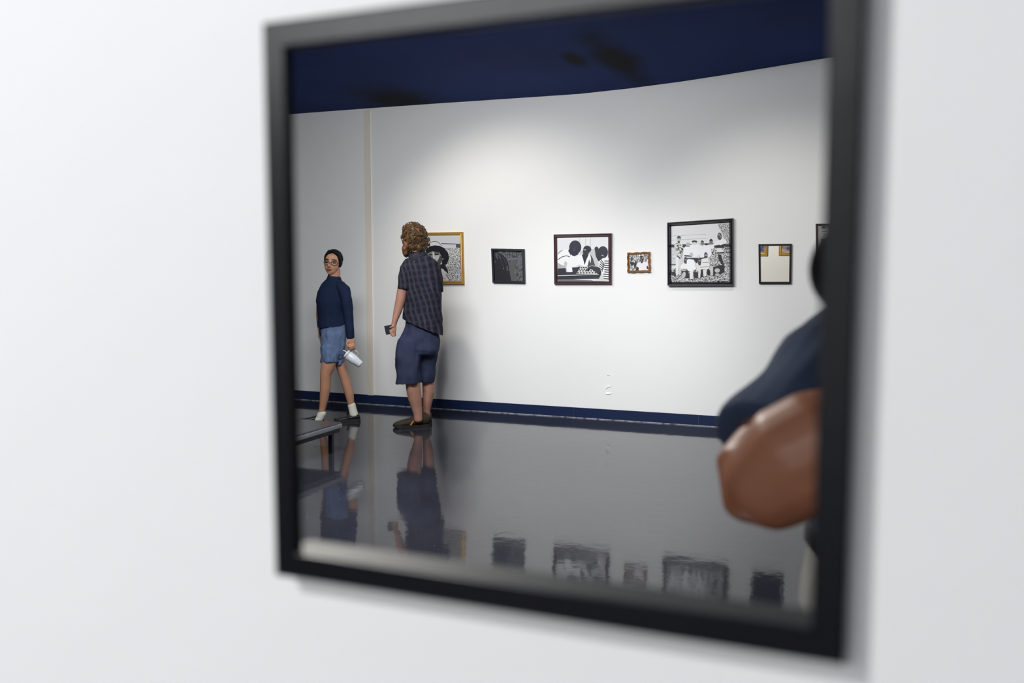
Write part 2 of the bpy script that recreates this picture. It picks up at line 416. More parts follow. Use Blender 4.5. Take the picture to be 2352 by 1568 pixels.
# -- bucket hat portrait
GOLD = mat('antique_gold_frame', (0.50, 0.30, 0.055, 1), 0.38, 0.5, 0.55, bump=0.05, bscale=50, vary=0.25, vscale=25)
crop = (890, 500, .10845)
t = picture('framed_picture', 'gold-framed black-and-white portrait of a person in a bucket hat, partly behind the bearded man', 'picture', crop,
            [(520, 318), (1612, 303), (1638, 1408), (535, 1400)], moulding(0.033, 0.034), GOLD)
p = Print(*crop, D - 0.018)
p.sheet(ink(200, 8), [(560, 350), (1575, 345), (1600, 1375), (575, 1368)], 0.017)
p.poly(GRASS, [(580, 860), (1580, 850), (1590, 1360), (585, 1355)])
p.poly(LEAFY, [(580, 640), (1570, 640), (1580, 865), (580, 865)])
p.line(ink(40), [(1140, 545), (1330, 552), (1560, 560)], 14)
p.poly(ink(80), [(1450, 560), (1560, 560), (1560, 640), (1450, 630)])
p.ell(ink(205), 985, 620, 185, 150)
p.line(ink(60), [(860, 570), (920, 515), (985, 498), (1060, 510), (1110, 545), (1150, 590)], 12)
p.poly(ink(22, 8), [(800, 700), (850, 640), (900, 602), (1000, 582), (1100, 592), (1200, 640), (1280, 740), (1306, 850), (1272, 950), (1210, 1010), (1160, 990), (1130, 800), (1090, 730), (950, 710), (850, 760)])
p.poly(ink(120), [(840, 770), (950, 712), (1090, 725), (1142, 800), (1152, 900), (1110, 1000), (1040, 1070), (930, 1060), (850, 940)])
p.poly(ink(70), [(1060, 860), (1140, 800), (1152, 900), (1110, 1000), (1060, 1040)])
p.poly(ink(190), [(955, 720), (985, 720), (1000, 850), (1010, 880), (965, 890)])
p.poly(ink(175), [(1000, 800), (1100, 780), (1090, 860), (1020, 960), (1000, 900)])
p.ell(ink(25), 1045, 775, 45, 16); p.ell(ink(25), 910, 780, 35, 14); p.line(ink(25), [(990, 745), (1040, 728), (1090, 745)], 12)
p.line(ink(45), [(940, 960), (990, 945), (1040, 965)], 16)
p.poly(ink(35), [(1040, 1070), (1110, 1000), (1160, 970), (1230, 1012), (1270, 1100), (1290, 1190), (1180, 1080), (1090, 1110)])
p.poly(ink(200), [(1060, 1100), (1160, 1075), (1240, 1150), (1320, 1330), (1100, 1340)])
p.line(ink(40), [(1235, 1200), (1280, 1260), (1325, 1330)], 14); p.line(ink(40), [(1180, 1270), (1230, 1300)], 10)
p.ell(ink(190), 1172, 873, 12, 12)
p.done(t)

# -- small dim picture
crop = (1120, 560, .06378)
t = picture('framed_picture', 'small black-framed picture under dark glass, a dim cloaked figure on a grey ground', 'picture', crop,
            [(165, 168), (1345, 188), (1372, 1418), (215, 1396)], [(0, 0), (0, .030), (.003, .032), (.019, .032), (.021, .012), (.021, 0)], mat('black_thin_frame', (0.012, 0.013, 0.018, 1), 0.4))
p = Print(*crop, D - 0.009)
p.sheet(DIM, [(210, 205), (1310, 220), (1335, 1385), (250, 1365)], 0.008)
p.poly(ink(84), [(760, 640), (1000, 620), (990, 1000), (1000, 1330), (840, 1330)])
p.poly(ink(30, 8), [(230, 230), (370, 250), (420, 350), (560, 410), (690, 550), (755, 740), (800, 1050), (850, 1340), (250, 1340)])
p.poly(ink(76, 12), [(265, 380), (320, 310), (385, 340), (372, 430), (300, 440)]); p.poly(ink(92, 14), [(290, 440), (330, 430), (380, 530), (355, 545)])
p.poly(ink(70, 20), [(385, 405), (430, 400), (495, 540), (450, 560)]); p.poly(ink(70, 14), [(668, 800), (725, 780), (755, 960), (680, 970)])
p.poly(ink(60, 24), [(255, 600), (310, 610), (310, 680), (255, 680)]); p.line(ink(58, 14), [(470, 580), (560, 780), (580, 900)], 24)
p.line(ink(55, 10), [(560, 480), (640, 640), (690, 720)], 30); p.ell(ink(95, 10), 572, 888, 22, 28)
p.poly(ink(96, 14), [(1090, 420), (1262, 490), (1262, 590), (1175, 620), (1190, 890), (1250, 880), (1170, 940), (1130, 850), (1070, 520)])
p.poly(ink(100, 10), [(700, 520), (960, 500), (980, 560), (860, 590), (720, 600)])
for x in (790, 900, 1040): p.line(ink(66), [(x, 260), (x - 14, 380), (x + 6, 490)], 26)
p.done(t)

# -- children round a board
crop = (1270, 530, .08289)
MAHO = mat('mahogany_frame', (0.055, 0.026, 0.034, 1), 0.28, 0.6, vary=0.3, vscale=12)
t = picture('framed_picture', 'mahogany-framed black-and-white photograph of three children playing a board game', 'picture', crop,
            [(42, 102), (1645, 70), (1640, 1478), (58, 1480)], moulding(0.034, 0.036), MAHO)
p = Print(*crop, D - 0.019)
p.sheet(ink(226, 3), [(100, 160), (1590, 130), (1590, 1430), (110, 1430)], 0.018)
for x, y in ((735, 520), (905, 420), (1040, 560)): p.line(ink(185), [(x, 205), (x + 4, y)], 14)
p.poly(ink(196), [(760, 560), (1150, 500), (1300, 1000), (700, 1000)])
p.poly(ink(42, 14), [(130, 1040), (640, 1010), (740, 990), (1260, 1000), (1330, 1100), (1340, 1230), (1270, 1330), (130, 1345)])
p.poly(ink(236, 2), [(130, 660), (280, 530), (390, 500), (520, 690), (640, 720), (810, 640), (720, 860), (690, 930), (640, 1005), (525, 1000), (545, 1125), (525, 1140), (375, 1140), (350, 1010), (130, 1035)])
p.poly(ink(190), [(300, 900), (360, 830), (400, 900), (370, 1010), (400, 1130), (370, 1135), (345, 1010)])
p.poly(ink(175), [(130, 880), (250, 950), (320, 960), (345, 1015), (130, 1035)]); p.line(ink(60), [(130, 800), (260, 715), (380, 690), (470, 720)], 20)
p.line(ink(50), [(135, 640), (200, 570), (260, 540)], 12)
p.ell(ink(36, 20), 617, 455, 168, 192); p.poly(ink(33, 22), [(425, 560), (460, 470), (740, 560), (690, 655), (600, 702), (545, 690), (500, 690)])
p.ell(ink(58, 22), 590, 530, 34, 34); p.poly(ink(240), [(495, 690), (520, 655), (545, 700), (520, 740)])
p.poly(ink(238), [(800, 650), (690, 780), (620, 965), (720, 940), (890, 985), (1060, 900), (1055, 700), (1000, 640)])
p.poly(ink(70, 8), [(1040, 650), (1110, 770), (1185, 1010), (955, 1000), (990, 840)]); p.poly(ink(235), [(1000, 690), (1040, 680), (1055, 780), (1045, 890), (1010, 820)])
p.poly(ink(30, 12), [(800, 665), (835, 780), (880, 950), (925, 800), (985, 670), (900, 610)])
p.ell(ink(30, 14), 950, 510, 110, 102); p.poly(ink(36, 12), [(825, 540), (990, 560), (990, 650), (920, 700), (840, 650)]); p.ell(ink(150), 890, 525, 32, 20, 0.4)
p.ell(ink(34, 16), 1385, 590, 140, 165); p.ell(ink(34, 14), 1205, 495, 52, 58); p.poly(ink(36, 14), [(1160, 520), (1300, 480), (1380, 740), (1310, 855), (1250, 830), (1185, 700)])
p.line(ink(230), [(1345, 670), (1380, 675), (1400, 705)], 16)
p.poly(ink(236), [(1290, 830), (1360, 770), (1560, 740), (1560, 1355), (1410, 1345), (1340, 1085), (1255, 1000)])
for i in range(9): p.line(ink(32, 20), [(1425 - (i > 5) * 30, 835 + i * 60), (1560, 838 + i * 62)], 27)
for i in range(5): p.line(ink(32, 20), [(1330 - i * 16, 800 + i * 55), (1400 - i * 10, 890 + i * 48), (1425 - i * 14, 960 + i * 42)], 22)
p.poly(ink(222), [(760, 985), (950, 985), (1235, 1090), (1228, 1195), (648, 1186)])
for r_, y in enumerate((1018, 1062, 1108, 1160)):
    for c_ in range(7):
        x = 720 + c_ * (66 + r_ * 5) - r_ * 20 + (r_ % 2) * 30
        if x < 1215: p.ell(ink(28), x, y, 28, 17)
p.poly(ink(46, 8), [(900, 1100), (980, 1010), (1120, 975), (1260, 1005), (1335, 1150), (1240, 1185), (1060, 1045), (965, 1115)])
p.line(ink(170), [(960, 1010), (1080, 965), (1220, 990)], 16)
p.line(ink(225), [(130, 1242), (700, 1225), (1270, 1208)], 16)
p.poly(ink(205), [(1280, 1320), (1345, 1180), (1420, 1350), (1560, 1360), (1560, 1400), (1090, 1390)])
p.poly(ink(110), [(130, 1345), (560, 1340), (1100, 1370), (1090, 1400), (130, 1400)])
p.done(t)

# -- tiny carved gilt frame
crop = (1430, 570, .04464)
GILT = mat('carved_gilt_wood', (0.30, 0.135, 0.04, 1), 0.36, 0.5, 0.35, bump=0.1, bscale=80, vary=0.35, vscale=40)
t = picture('framed_picture', 'smallest picture, in a wavy carved gilt frame, photograph of a person in a white shirt', 'picture', crop,
            [(255, 235), (1428, 178), (1465, 1228), (275, 1255)], moulding(0.020, 0.030), GILT, 0.003)
p = Print(*crop, D - 0.014)
p.sheet(LEAFY, [(310, 310), (1395, 260), (1415, 1160), (325, 1175)], 0.013)
p.ell(ink(24, 10), 480, 545, 46, 112); p.poly(ink(30), [(370, 715), (560, 700), (720, 820), (640, 1090), (560, 830), (480, 930), (400, 800)])
p.poly(ink(40), [(640, 640), (740, 690), (700, 860), (620, 850)])
p.poly(ink(228, 4), [(700, 900), (800, 730), (930, 690), (1060, 700), (1280, 690), (1350, 900), (1390, 1140), (830, 1140), (820, 1000)])
p.poly(ink(24, 8), [(700, 950), (835, 1000), (825, 1140), (690, 1140)]); p.poly(ink(30, 8), [(1240, 910), (1290, 900), (1340, 1070), (1240, 1070)])
p.ell(ink(26, 6), 985, 580, 84, 190); p.poly(ink(22, 6), [(870, 430), (960, 375), (1050, 420), (1060, 470), (900, 470)])
p.ell(ink(150), 1010, 500, 30, 40); p.line(ink(190), [(930, 590), (990, 610)], 24); p.line(ink(170), [(930, 660), (1000, 680)], 16)
p.line(ink(60), [(1180, 340), (1340, 430)], 26); p.line(ink(50, 10), [(1190, 560), (1340, 520)], 34)
p.done(t)

# -- group photograph
crop = (1530, 500, .1084)
t = picture('framed_picture', 'largest picture, thick black frame, black-and-white group photograph of people standing and crouching', 'picture', crop,
            [(40, 106), (1435, 14), (1440, 1430), (47, 1436)], moulding(0.036, 0.058), mat('black_glossy_frame', (0.015, 0.014, 0.018, 1), 0.25, 0.6))
p = Print(*crop, D - 0.030)
p.sheet(ink(222, 2), [(70, 160), (1405, 80), (1412, 1395), (80, 1395)], 0.029)
p.poly(LEAFY, [(1090, 130), (1400, 105), (1400, 620), (1290, 560), (1200, 380)])
for y in (375, 465): p.line(ink(150), [(85, y + 10), (330, y), (850, y - 30)], 6)
p.poly(ink(24, 8), [(80, 566), (160, 566), (520, 560), (900, 540), (1395, 560), (1395, 625), (80, 628)])
for y in range(650, 1040, 26): p.line(ink(160), [(90, y), (200, y + 2)], 7)
p.line(ink(30), [(90, 990), (210, 985)], 16)
p.poly(GRASS, [(90, 1080), (250, 1060), (1150, 1180), (1395, 1100), (1400, 1380), (90, 1380)])
p.poly(LEAFY, [(1180, 610), (1395, 620), (1395, 1150), (1230, 1160)])
for i, y in enumerate((660, 740, 830, 960)): p.line(ink(40), [(1250 + i * 9, y), (1390, y - 6)], 18)
p.poly(ink(235, 4), [(365, 650), (420, 600), (520, 575), (600, 540), (720, 560), (880, 570), (1000, 560), (1095, 480), (1250, 450), (1300, 520), (1020, 640), (965, 820), (700, 850), (380, 810)])
p.poly(CLOTH, [(160, 570), (220, 535), (345, 560), (372, 650), (325, 850), (235, 830)]); p.poly(ink(228), [(200, 840), (275, 830), (255, 1200), (210, 1235)]); p.poly(ink(205), [(290, 860), (355, 840), (330, 1050), (300, 1200), (268, 1200)])
p.line(ink(200), [(165, 640), (230, 780), (300, 820)], 34); p.line(ink(40), [(225, 800), (300, 865)], 22)
p.ell(ink(190), 268, 440, 36, 60); p.poly(ink(28), [(228, 410), (262, 380), (305, 395), (312, 425), (230, 428)]); p.line(ink(40), [(240, 440), (308, 442)], 12); p.ell(ink(60), 265, 510, 24, 26)
p.ell(ink(175), 460, 565, 40, 44); p.line(ink(50), [(425, 600), (500, 604)], 14)
p.ell(ink(24), 600, 503, 56, 26); p.ell(ink(215), 600, 545, 40, 30)
p.ell(ink(150), 765, 535, 34, 58); p.poly(ink(28), [(735, 500), (765, 475), (795, 500), (795, 520), (735, 520)]); p.line(ink(30), [(735, 552), (800, 552)], 14); p.ell(ink(26), 850, 560, 40, 22)
p.ell(ink(130), 950, 508, 33, 66); p.poly(ink(26), [(918, 470), (950, 442), (985, 470), (982, 500), (918, 500)]); p.line(ink(40), [(920, 525), (980, 525)], 12)
p.ell(ink(60), 1130, 390, 44, 76); p.ell(ink(150), 1122, 360, 20, 18); p.ell(ink(130), 1150, 395, 14, 30)
p.poly(ink(26), [(1015, 590), (1120, 572), (1235, 595), (1225, 635), (1020, 630)])
p.poly(CLOTH, [(960, 660), (1080, 640), (1060, 790), (1180, 770), (1190, 1000), (930, 1015), (920, 830), (950, 800)]); p.poly(ink(225), [(1060, 660), (1180, 640), (1220, 730), (1080, 740)])
p.line(ink(30), [(1080, 745), (1225, 735)], 22); p.poly(ink(32), [(1090, 770), (1160, 780), (1230, 1000), (1200, 1010), (1120, 900)])
p.poly(ink(28, 8), [(1000, 1035), (1180, 1000), (1235, 1010), (1230, 1150), (1150, 1190), (1000, 1225)]); p.ell(ink(190), 1083, 1115, 56, 48); p.ell(ink(180), 1085, 1205, 50, 28)
p.poly(ink(200), [(930, 1020), (995, 1020), (990, 1220), (940, 1225)])
p.line(ink(20), [(385, 800), (545, 810)], 22); p.poly(ink(30, 16), [(380, 850), (640, 850), (860, 840), (860, 860), (680, 900), (640, 960), (580, 880)])
p.ell(ink(190), 530, 775, 32, 44); p.ell(ink(210), 690, 820, 28, 40)
p.ell(ink(60), 412, 905, 38, 78); p.line(ink(200), [(390, 890), (435, 890)], 14); p.poly(ink(235), [(315, 1000), (380, 960), (430, 980), (430, 1090), (300, 1080)])
p.poly(ink(240, 4), [(440, 900), (500, 875), (590, 890), (640, 1080), (560, 1130), (470, 1130), (425, 1060)])
p.ell(ink(60), 705, 925, 34, 80); p.line(ink(190), [(685, 910), (730, 910)], 14)
p.ell(ink(60), 840, 795, 36, 66); p.line(ink(220), [(815, 790), (870, 790)], 16); p.poly(ink(230), [(750, 870), (880, 850), (925, 1000), (900, 1090), (700, 1090), (740, 980)])
p.line(ink(120), [(770, 945), (900, 945)], 10); p.line(ink(110), [(720, 1050), (900, 1030)], 12)
p.poly(ink(30, 8), [(320, 1130), (470, 1120), (490, 1260), (340, 1280)]); p.ell(ink(185), 372, 1215, 40, 72, 0.3); p.poly(ink(34, 8), [(575, 1150), (680, 1150), (680, 1270), (590, 1270)])
p.poly(ink(225), [(500, 1120), (575, 1120), (565, 1300), (505, 1300)]); p.poly(ink(215), [(680, 1090), (740, 1090), (720, 1270), (680, 1270)])
p.poly(ink(30), [(735, 1100), (780, 1100), (790, 1240), (730, 1260)]); p.poly(ink(222), [(780, 1100), (860, 1090), (850, 1240), (790, 1240)]); p.ell(ink(22), 895, 1150, 34, 66)
p.poly(ink(40), [(90, 1160), (190, 1140), (210, 1240), (100, 1200)])
p.done(t)

# -- small mirror on the far wall
crop = (1730, 550, .07018)
t = empty('framed_mirror'); tag(t, 'small black-framed mirror on the far wall reflecting two gold frame corners', 'mirror', 'framed pictures on the far wall')
out = [(180, 152), (1262, 138), (1242, 1440), (195, 1442)]
bm = bmesh.new(); frame_sweep(bm, [PY(crop[0] + x * crop[2], crop[1] + y * crop[2], D) for x, y in out], [(0, 0), (0, .026), (.002, .028), (.0155, .028), (.017, .012), (.017, 0)], NW)
fin('frame', bm, BLACKF, t)
m = bpy.data.materials.new('silvered_glass'); m.use_nodes = True; b = m.node_tree.nodes['Principled BSDF']
b.inputs['Base Color'].default_value = (0.93, 0.93, 0.90, 1); b.inputs['Metallic'].default_value = 1; b.inputs['Roughness'].default_value = 0.012
p = Print(*crop, D - 0.008); p.sheet(m, [(225, 185), (1225, 175), (1210, 1405), (235, 1405)], 0.007); p.done(t, 'mirror_glass')

# -- picture cut off at the mirror's right edge
crop = (1860, 500, .0638)
t = picture('framed_picture', 'dark reddish-framed portrait at the right edge, mostly hidden by the camera lens', 'picture', crop,
            [(212, 218), (1130, 212), (1140, 1490), (228, 1490)], moulding(0.020, 0.022), mat('dark_red_wood_frame', (0.040, 0.014, 0.014, 1), 0.35))
p = Print(*crop, D - 0.012)
p.sheet(ink(150), [(250, 260), (1095, 255), (1105, 1450), (265, 1450)], 0.011)
p.poly(ink(96), [(600, 280), (1085, 280), (1095, 1430), (620, 1430)]); p.poly(ink(52), [(290, 1430), (330, 1050), (500, 850), (700, 900), (900, 1050), (1000, 1430)]); p.ell(ink(160), 510, 520, 170, 260); p.ell(ink(45), 510, 345, 100, 46)
p.line(ink(70), [(430, 492), (640, 492)], 22); p.ell(ink(90), 540, 600, 50, 18); p.line(ink(50), [(460, 680), (570, 680)], 20); p.poly(ink(60), [(400, 760), (700, 700), (900, 1000), (420, 1100)])
p.done(t)

# -- gold pictures on the near wall, seen in the small mirror
def back_picture(x0, x1, z0, z1, label):
    t = empty('framed_picture'); tag(t, label, 'picture')
    nrm = V((0, 1, 0)); bm = bmesh.new()
    frame_sweep(bm, [(x1, W1, z1), (x0, W1, z1), (x0, W1, z0), (x1, W1, z0)], moulding(0.05, 0.028), nrm); fin('frame', bm, GOLD, t)
    bm = bmesh.new(); box(bm, x0 + 0.03, x1 - 0.03, W1 + 0.002, W1 + 0.014, z0 + 0.03, z1 - 0.03)
    fin('print', bm, speckle('printed_landscape' , srgb(60, 70, 110), srgb(205, 195, 185), 6, 0.4, 0.6, (1, 1, 1.5)) if 'printed_landscape' not in MATS else MATS['printed_landscape'], t)
back_picture(-1.85, -1.21, 1.70, 2.30, 'gold-framed picture reflected at the upper left of the small mirror')
back_picture(-1.03, -0.45, 1.705, 2.30, 'gold-framed picture reflected at the upper right of the small mirror')

# ================================================================== LOW BENCH
BTOP = mat('dark_grey_bench_top', (0.030, 0.030, 0.036, 1), 0.22, 0.5)
BRIM = mat('grey_bench_edge', (0.17, 0.175, 0.20, 1), 0.4, 0.5)
BBLK = mat('black_bench_rail', (0.006, 0.006, 0.010, 1), 0.4, 0.4)
bx0, bx1, by0, by1, bz = -5.2, -3.635, 3.9, 5.55, 0.237
t = empty('low_bench'); tag(t, 'low dark bench with grey edge, at the lower left corner of the big mirror', 'bench')
bm = bmesh.new(); box(bm, bx0, bx1, by0, by1, bz - 0.012, bz); bevel(bm, 0.004); fin('seat', bm, BTOP, t)
bm = bmesh.new(); box(bm, bx0 - .006, bx1 + .006, by0 - .006, by1 + .006, bz - 0.044, bz - 0.0115); bevel(bm, 0.006); fin('edge_band', bm, BRIM, t)
bm = bmesh.new(); box(bm, bx0 + .01, bx1 - .01, by0 + .01, by1 - .01, bz - 0.078, bz - 0.0435); fin('rail', bm, BBLK, t)
for x in (bx0 + .04, bx1 - .05):
    for y in (by0 + .06, 4.93, by1 - .07):
        bm = bmesh.new(); box(bm, x - .016, x + .016, y - .016, y + .016, 0, bz - 0.077); fin('leg', bm, BBLK, t)

# ================================================================== PEOPLE
SKINW = mat('warm_tan_skin', (0.42, 0.215, 0.135, 1), 0.5, 0.35, vary=0.1, vscale=14)
SKINM = mat('pinkish_skin', (0.36, 0.185, 0.135, 1), 0.5, 0.35, vary=0.12, vscale=14)
SKINB = mat('brown_skin', (0.205, 0.080, 0.043, 1), 0.45, 0.4, vary=0.12, vscale=10)

class Fig:
    """figure drawn at a level distance dep: points are (x px, y px, metres further away), widths in px."""
    def __init__(s, dep): s.dep = dep; s.k = dep / F
    def p(s, x, y, o=0.0): return PD(x, y, s.dep + o)
    def st(s, bm, pts, n=14, flat=False): stroke(bm, [(s.p(x, y, o), a * s.k, b * s.k) for x, y, o, a, b in pts], n, None, flat)
    def el(s, bm, x, y, o, rx, ry, rz): return ell(bm, s.p(x, y, o), rx * s.k, ry * s.k, rz * s.k)

# ------------------------------------------------------------------ the bearded man
M = Fig(7.56)
man = empty('person'); tag(man, 'tall curly-haired bearded man in dark plaid shirt and navy shorts, back turned, looking at pictures', 'person')
bm = bmesh.new()
M.el(bm, 952, 550, 0.01, 19, 22, 29)
M.st(bm, [(953, 570, 0.0, 15, 17), (958, 590, 0.0, 18, 18), (962, 604, 0, 30, 22), (967, 640, 0, 36, 27), (970, 690, 0, 36, 28), (970, 722, 0, 33, 23), (967, 772, 0, 33, 22)])
M.st(bm, [(936, 607, -.02, 11, 13), (928, 640, -.04, 12, 13), (925, 664, -.05, 12.5, 13), (920, 688, -.055, 11.5, 11.5), (914, 712, -.06, 10, 10), (907, 736, -.075, 6.6, 7.5), (904, 748, -.08, 5.8, 6.5)])
M.st(bm, [(904, 746, -.08, 6.2, 5), (903, 756, -.085, 7.6, 4.6), (902, 764, -.09, 7, 4.2)])                 # palm
for i, (x0, y0, dx) in enumerate(((897.5, 757, -3), (898.5, 761.5, -3.4), (900, 766, -3), (902.5, 769.5, -2.2))):    # fingers closed round the phone
    M.st(bm, [(x0 + 6, y0 - 1, -.075, 2.3, 2.3), (x0 + 3.5, y0 + 1.5, -.112, 2.2, 2.2), (x0 - 1 + dx * .3, y0 + 2, -.118, 2.0, 2.0), (x0 + dx, y0 + 1, -.098, 1.7, 1.7)], 8)
M.st(bm, [(904, 749, -.10, 2.6, 2.6), (899, 750.5, -.112, 2.3, 2.3), (895, 752.5, -.112, 2.0, 2.0)], 8)      # thumb
M.st(bm, [(993, 612, .04, 9, 12), (1004, 650, .07, 9.5, 11), (1007, 680, .08, 8.5, 10), (1006, 702, .05, 7.5, 8.5), (1001, 722, .12, 6, 7), (993, 734, .2, 5, 6)])
M.st(bm, [(990, 737, .22, 6, 4.5), (983, 742, .26, 6, 4)])
for i in range(4): M.st(bm, [(986 - i, 738 + i * 3, .25, 2, 2), (980 - i, 741 + i * 3, .29, 2, 2), (976 - i * .5, 745 + i * 2.6, .28, 1.7, 1.7)], 8)
M.st(bm, [(989, 734, .22, 2.4, 2.4), (982, 732, .26, 2.1, 2.1)], 8)
# legs
M.st(bm, [(952, 770, -.02, 20, 20), (943, 830, -.05, 16, 18), (947, 872, -.05, 17, 18), (950, 895, -.045, 17, 18), (953, 915, -.04, 16, 16.5), (957, 935, -.035, 12.5, 13), (960, 951, -.035, 10.5, 11), (961, 964, -.035, 10, 11)])
M.st(bm, [(980, 770, .04, 20, 20), (983, 830, .10, 13, 17), (983, 872, .12, 14.5, 17), (984, 900, .125, 14, 17), (982, 920, .125, 12, 15), (979.5, 940, .125, 9.5, 11), (979, 952, .125, 9, 10), (979, 962, .125, 9, 10)])
me = remesh(bm, 0.006, 3); link('body', me, SKINM, man, True)
# shirt
def plaid():
    m = bpy.data.materials.new('dark_plaid_cotton'); m.use_nodes = True; nt = m.node_tree; b = nt.nodes['Principled BSDF']; L = nt.links.new
    b.inputs['Roughness'].default_value = 0.85; b.inputs['Specular IOR Level'].default_value = 0.15
    tc = nt.nodes.new('ShaderNodeTexCoord')
    nz = nt.nodes.new('ShaderNodeTexNoise'); nz.inputs['Scale'].default_value = 5; L(tc.outputs['Object'], nz.inputs['Vector'])
    sc_ = nt.nodes.new('ShaderNodeVectorMath'); sc_.operation = 'SCALE'; sc_.inputs['Scale'].default_value = 0.07; L(nz.outputs['Color'], sc_.inputs[0])
    wv = nt.nodes.new('ShaderNodeVectorMath'); wv.operation = 'ADD'; L(tc.outputs['Object'], wv.inputs[0]); L(sc_.outputs[0], wv.inputs[1])
    def band(vec, period, lo, hi):
        d = nt.nodes.new('ShaderNodeVectorMath'); d.operation = 'DOT_PRODUCT'; d.inputs[1].default_value = tuple(c * 2 * math.pi / period for c in vec)
        s = nt.nodes.new('ShaderNodeMath'); s.operation = 'SINE'; r = nt.nodes.new('ShaderNodeMapRange'); r.inputs[1].default_value = lo; r.inputs[2].default_value = hi
        L(wv.outputs[0], d.inputs[0]); L(d.outputs['Value'], s.inputs[0]); L(s.outputs[0], r.inputs[0]); return r.outputs[0]
    v = band(RT * 0.97 + ZZ * 0.22, 0.046, -0.2, 1.0); h = band(ZZ - RT * 0.15, 0.056, -0.2, 1.0)
    n = nt.nodes.new('ShaderNodeTexNoise'); n.inputs['Scale'].default_value = 9; L(tc.outputs['Object'], n.inputs['Vector'])
    a = nt.nodes.new('ShaderNodeMix'); a.data_type = 'RGBA'; a.inputs[6].default_value = (0.009, 0.011, 0.024, 1); a.inputs[7].default_value = (0.062, 0.053, 0.060, 1)
    ml = nt.nodes.new('ShaderNodeMath'); ml.operation = 'MULTIPLY'; L(v, ml.inputs[0]); L(n.outputs['Fac'], ml.inputs[1])
    L(ml.outputs[0], a.inputs[0])
    c = nt.nodes.new('ShaderNodeMix'); c.data_type = 'RGBA'; c.inputs[7].default_value = (0.036, 0.034, 0.044, 1)
    m5 = nt.nodes.new('ShaderNodeMath'); m5.operation = 'MULTIPLY'; m5.inputs[1].default_value = 0.40; L(h, m5.inputs[0])
    L(m5.outputs[0], c.inputs[0]); L(a.outputs[2], c.inputs[6]); L(c.outputs[2], b.inputs['Base Color'])
    return m
bm = bmesh.new()
M.st(bm, [(958, 588, .0, 19, 19), (961, 597, 0, 30, 23), (965, 610, 0, 38, 27), (969, 640, 0, 43, 31), (971, 690, 0, 43, 32), (971, 730, 0, 46, 34), (971, 790, 0, 48, 37)])
M.st(bm, [(944, 604, -.01, 16, 17), (933, 618, -.03, 15, 17), (929, 638, -.04, 15, 17), (928, 664, -.05, 15.5, 16.5)], 14, True)
M.st(bm, [(988, 604, .02, 15, 17), (1000, 618, .05, 14.5, 17), (1004, 640, .07, 13.5, 16), (1006, 670, .08, 11.5, 14)], 14, True)
me = remesh(bm, 0.006, 3)
cut(me, M.p(970, 750), (M.p(922, 733) - M.p(1017, 773)).cross(FH).normalized() * (1 if (M.p(922, 733) - M.p(1017, 773)).cross(FH).z < 0 else -1))
wrinkle(me, 0.010, 9, 1); wrinkle(me, 0.005, 22, 5)
shirt = link('shirt', me, plaid(), man, True)
bm = bmesh.new()
M.st(bm, [(954, 582, .005, 18, 19), (957, 588, .0, 22, 22), (960, 593, 0, 25, 22)])
me = remesh(bm, 0.005, 2); link('collar', me, mat('dark_collar_cotton', (0.012, 0.014, 0.026, 1), 0.85), shirt, True)
# shorts
SHORT = mat('navy_shorts_cotton', (0.026, 0.032, 0.068, 1), 0.8, 0.2, bump=0.25, bscale=14, vary=0.3, vscale=9)
bm = bmesh.new()
M.st(bm, [(970, 728, 0, 37, 26), (968, 752, 0, 40, 28), (964, 776, 0, 46, 33), (962, 800, 0, 47, 34)])
M.st(bm, [(944, 785, -.02, 32, 30), (938, 825, -.04, 30, 29), (938, 850, -.05, 29, 28), (939, 879, -.05, 30, 28)], 16, True)
M.st(bm, [(980, 785, .05, 28, 30), (980, 825, .08, 25, 27), (978, 850, .10, 23, 25), (978, 874, .11, 20, 24)], 16, True)
me = remesh(bm, 0.006, 3); wrinkle(me, 0.016, 8, 2); wrinkle(me, 0.011, 15, 3)
link('shorts', me, SHORT, man, True)
# hair: curly mass
HAIR = mat('curly_brown_hair', (0.080, 0.040, 0.014, 1), 0.5, 0.4, vary=0.65, vscale=38)
bm = bmesh.new()
M.el(bm, 953, 545, .01, 27, 29, 29); M.el(bm, 947, 528, .0, 20, 22, 15); M.el(bm, 966, 556, .01, 18, 22, 20); M.el(bm, 954, 566, -.04, 22, 12, 13)
me = remesh(bm, 0.007, 3); wrinkle(me, 0.009, 30, 4)
bm = bmesh.new(); bm.from_mesh(me); bm.verts.ensure_lookup_table(); bm.normal_update()
base = [(v.co.copy(), v.normal.copy()) for v in bm.verts if v.co.z > M.p(950, 582).z]
for i in range(430):
    c, nn = rnd.choice(base)
    tt = nn.orthogonal().normalized(); tt = Matrix.Rotation(rnd.uniform(0, 6.28), 3, nn) @ tt; bt = nn.cross(tt)
    r = rnd.uniform(0.007, 0.014); pts = []
    turns = rnd.uniform(0.6, 1.3)
    for k in range(8):
        a = k / 7 * turns * 2 * math.pi
        pts.append(c + tt * (r * math.cos(a)) + bt * (r * math.sin(a) * 0.8) + nn * (0.004 + 0.013 * k / 7))
    tube(bm, pts, rnd.uniform(0.0020, 0.0036), 5)
fin('hair', bm, HAIR, man, True)
bm = bmesh.new()
M.st(bm, [(935, 556, -.03, 8, 14), (932, 568, -.02, 8, 16), (932, 580, .0, 7.5, 15), (934, 587, .01, 5.5, 9)])
me = remesh(bm, 0.005, 2); wrinkle(me, 0.008, 40, 6); link('beard', me, mat('reddish_beard_hair', (0.145, 0.062, 0.030, 1), 0.6, 0.3, vary=0.5, vscale=45), man, True)
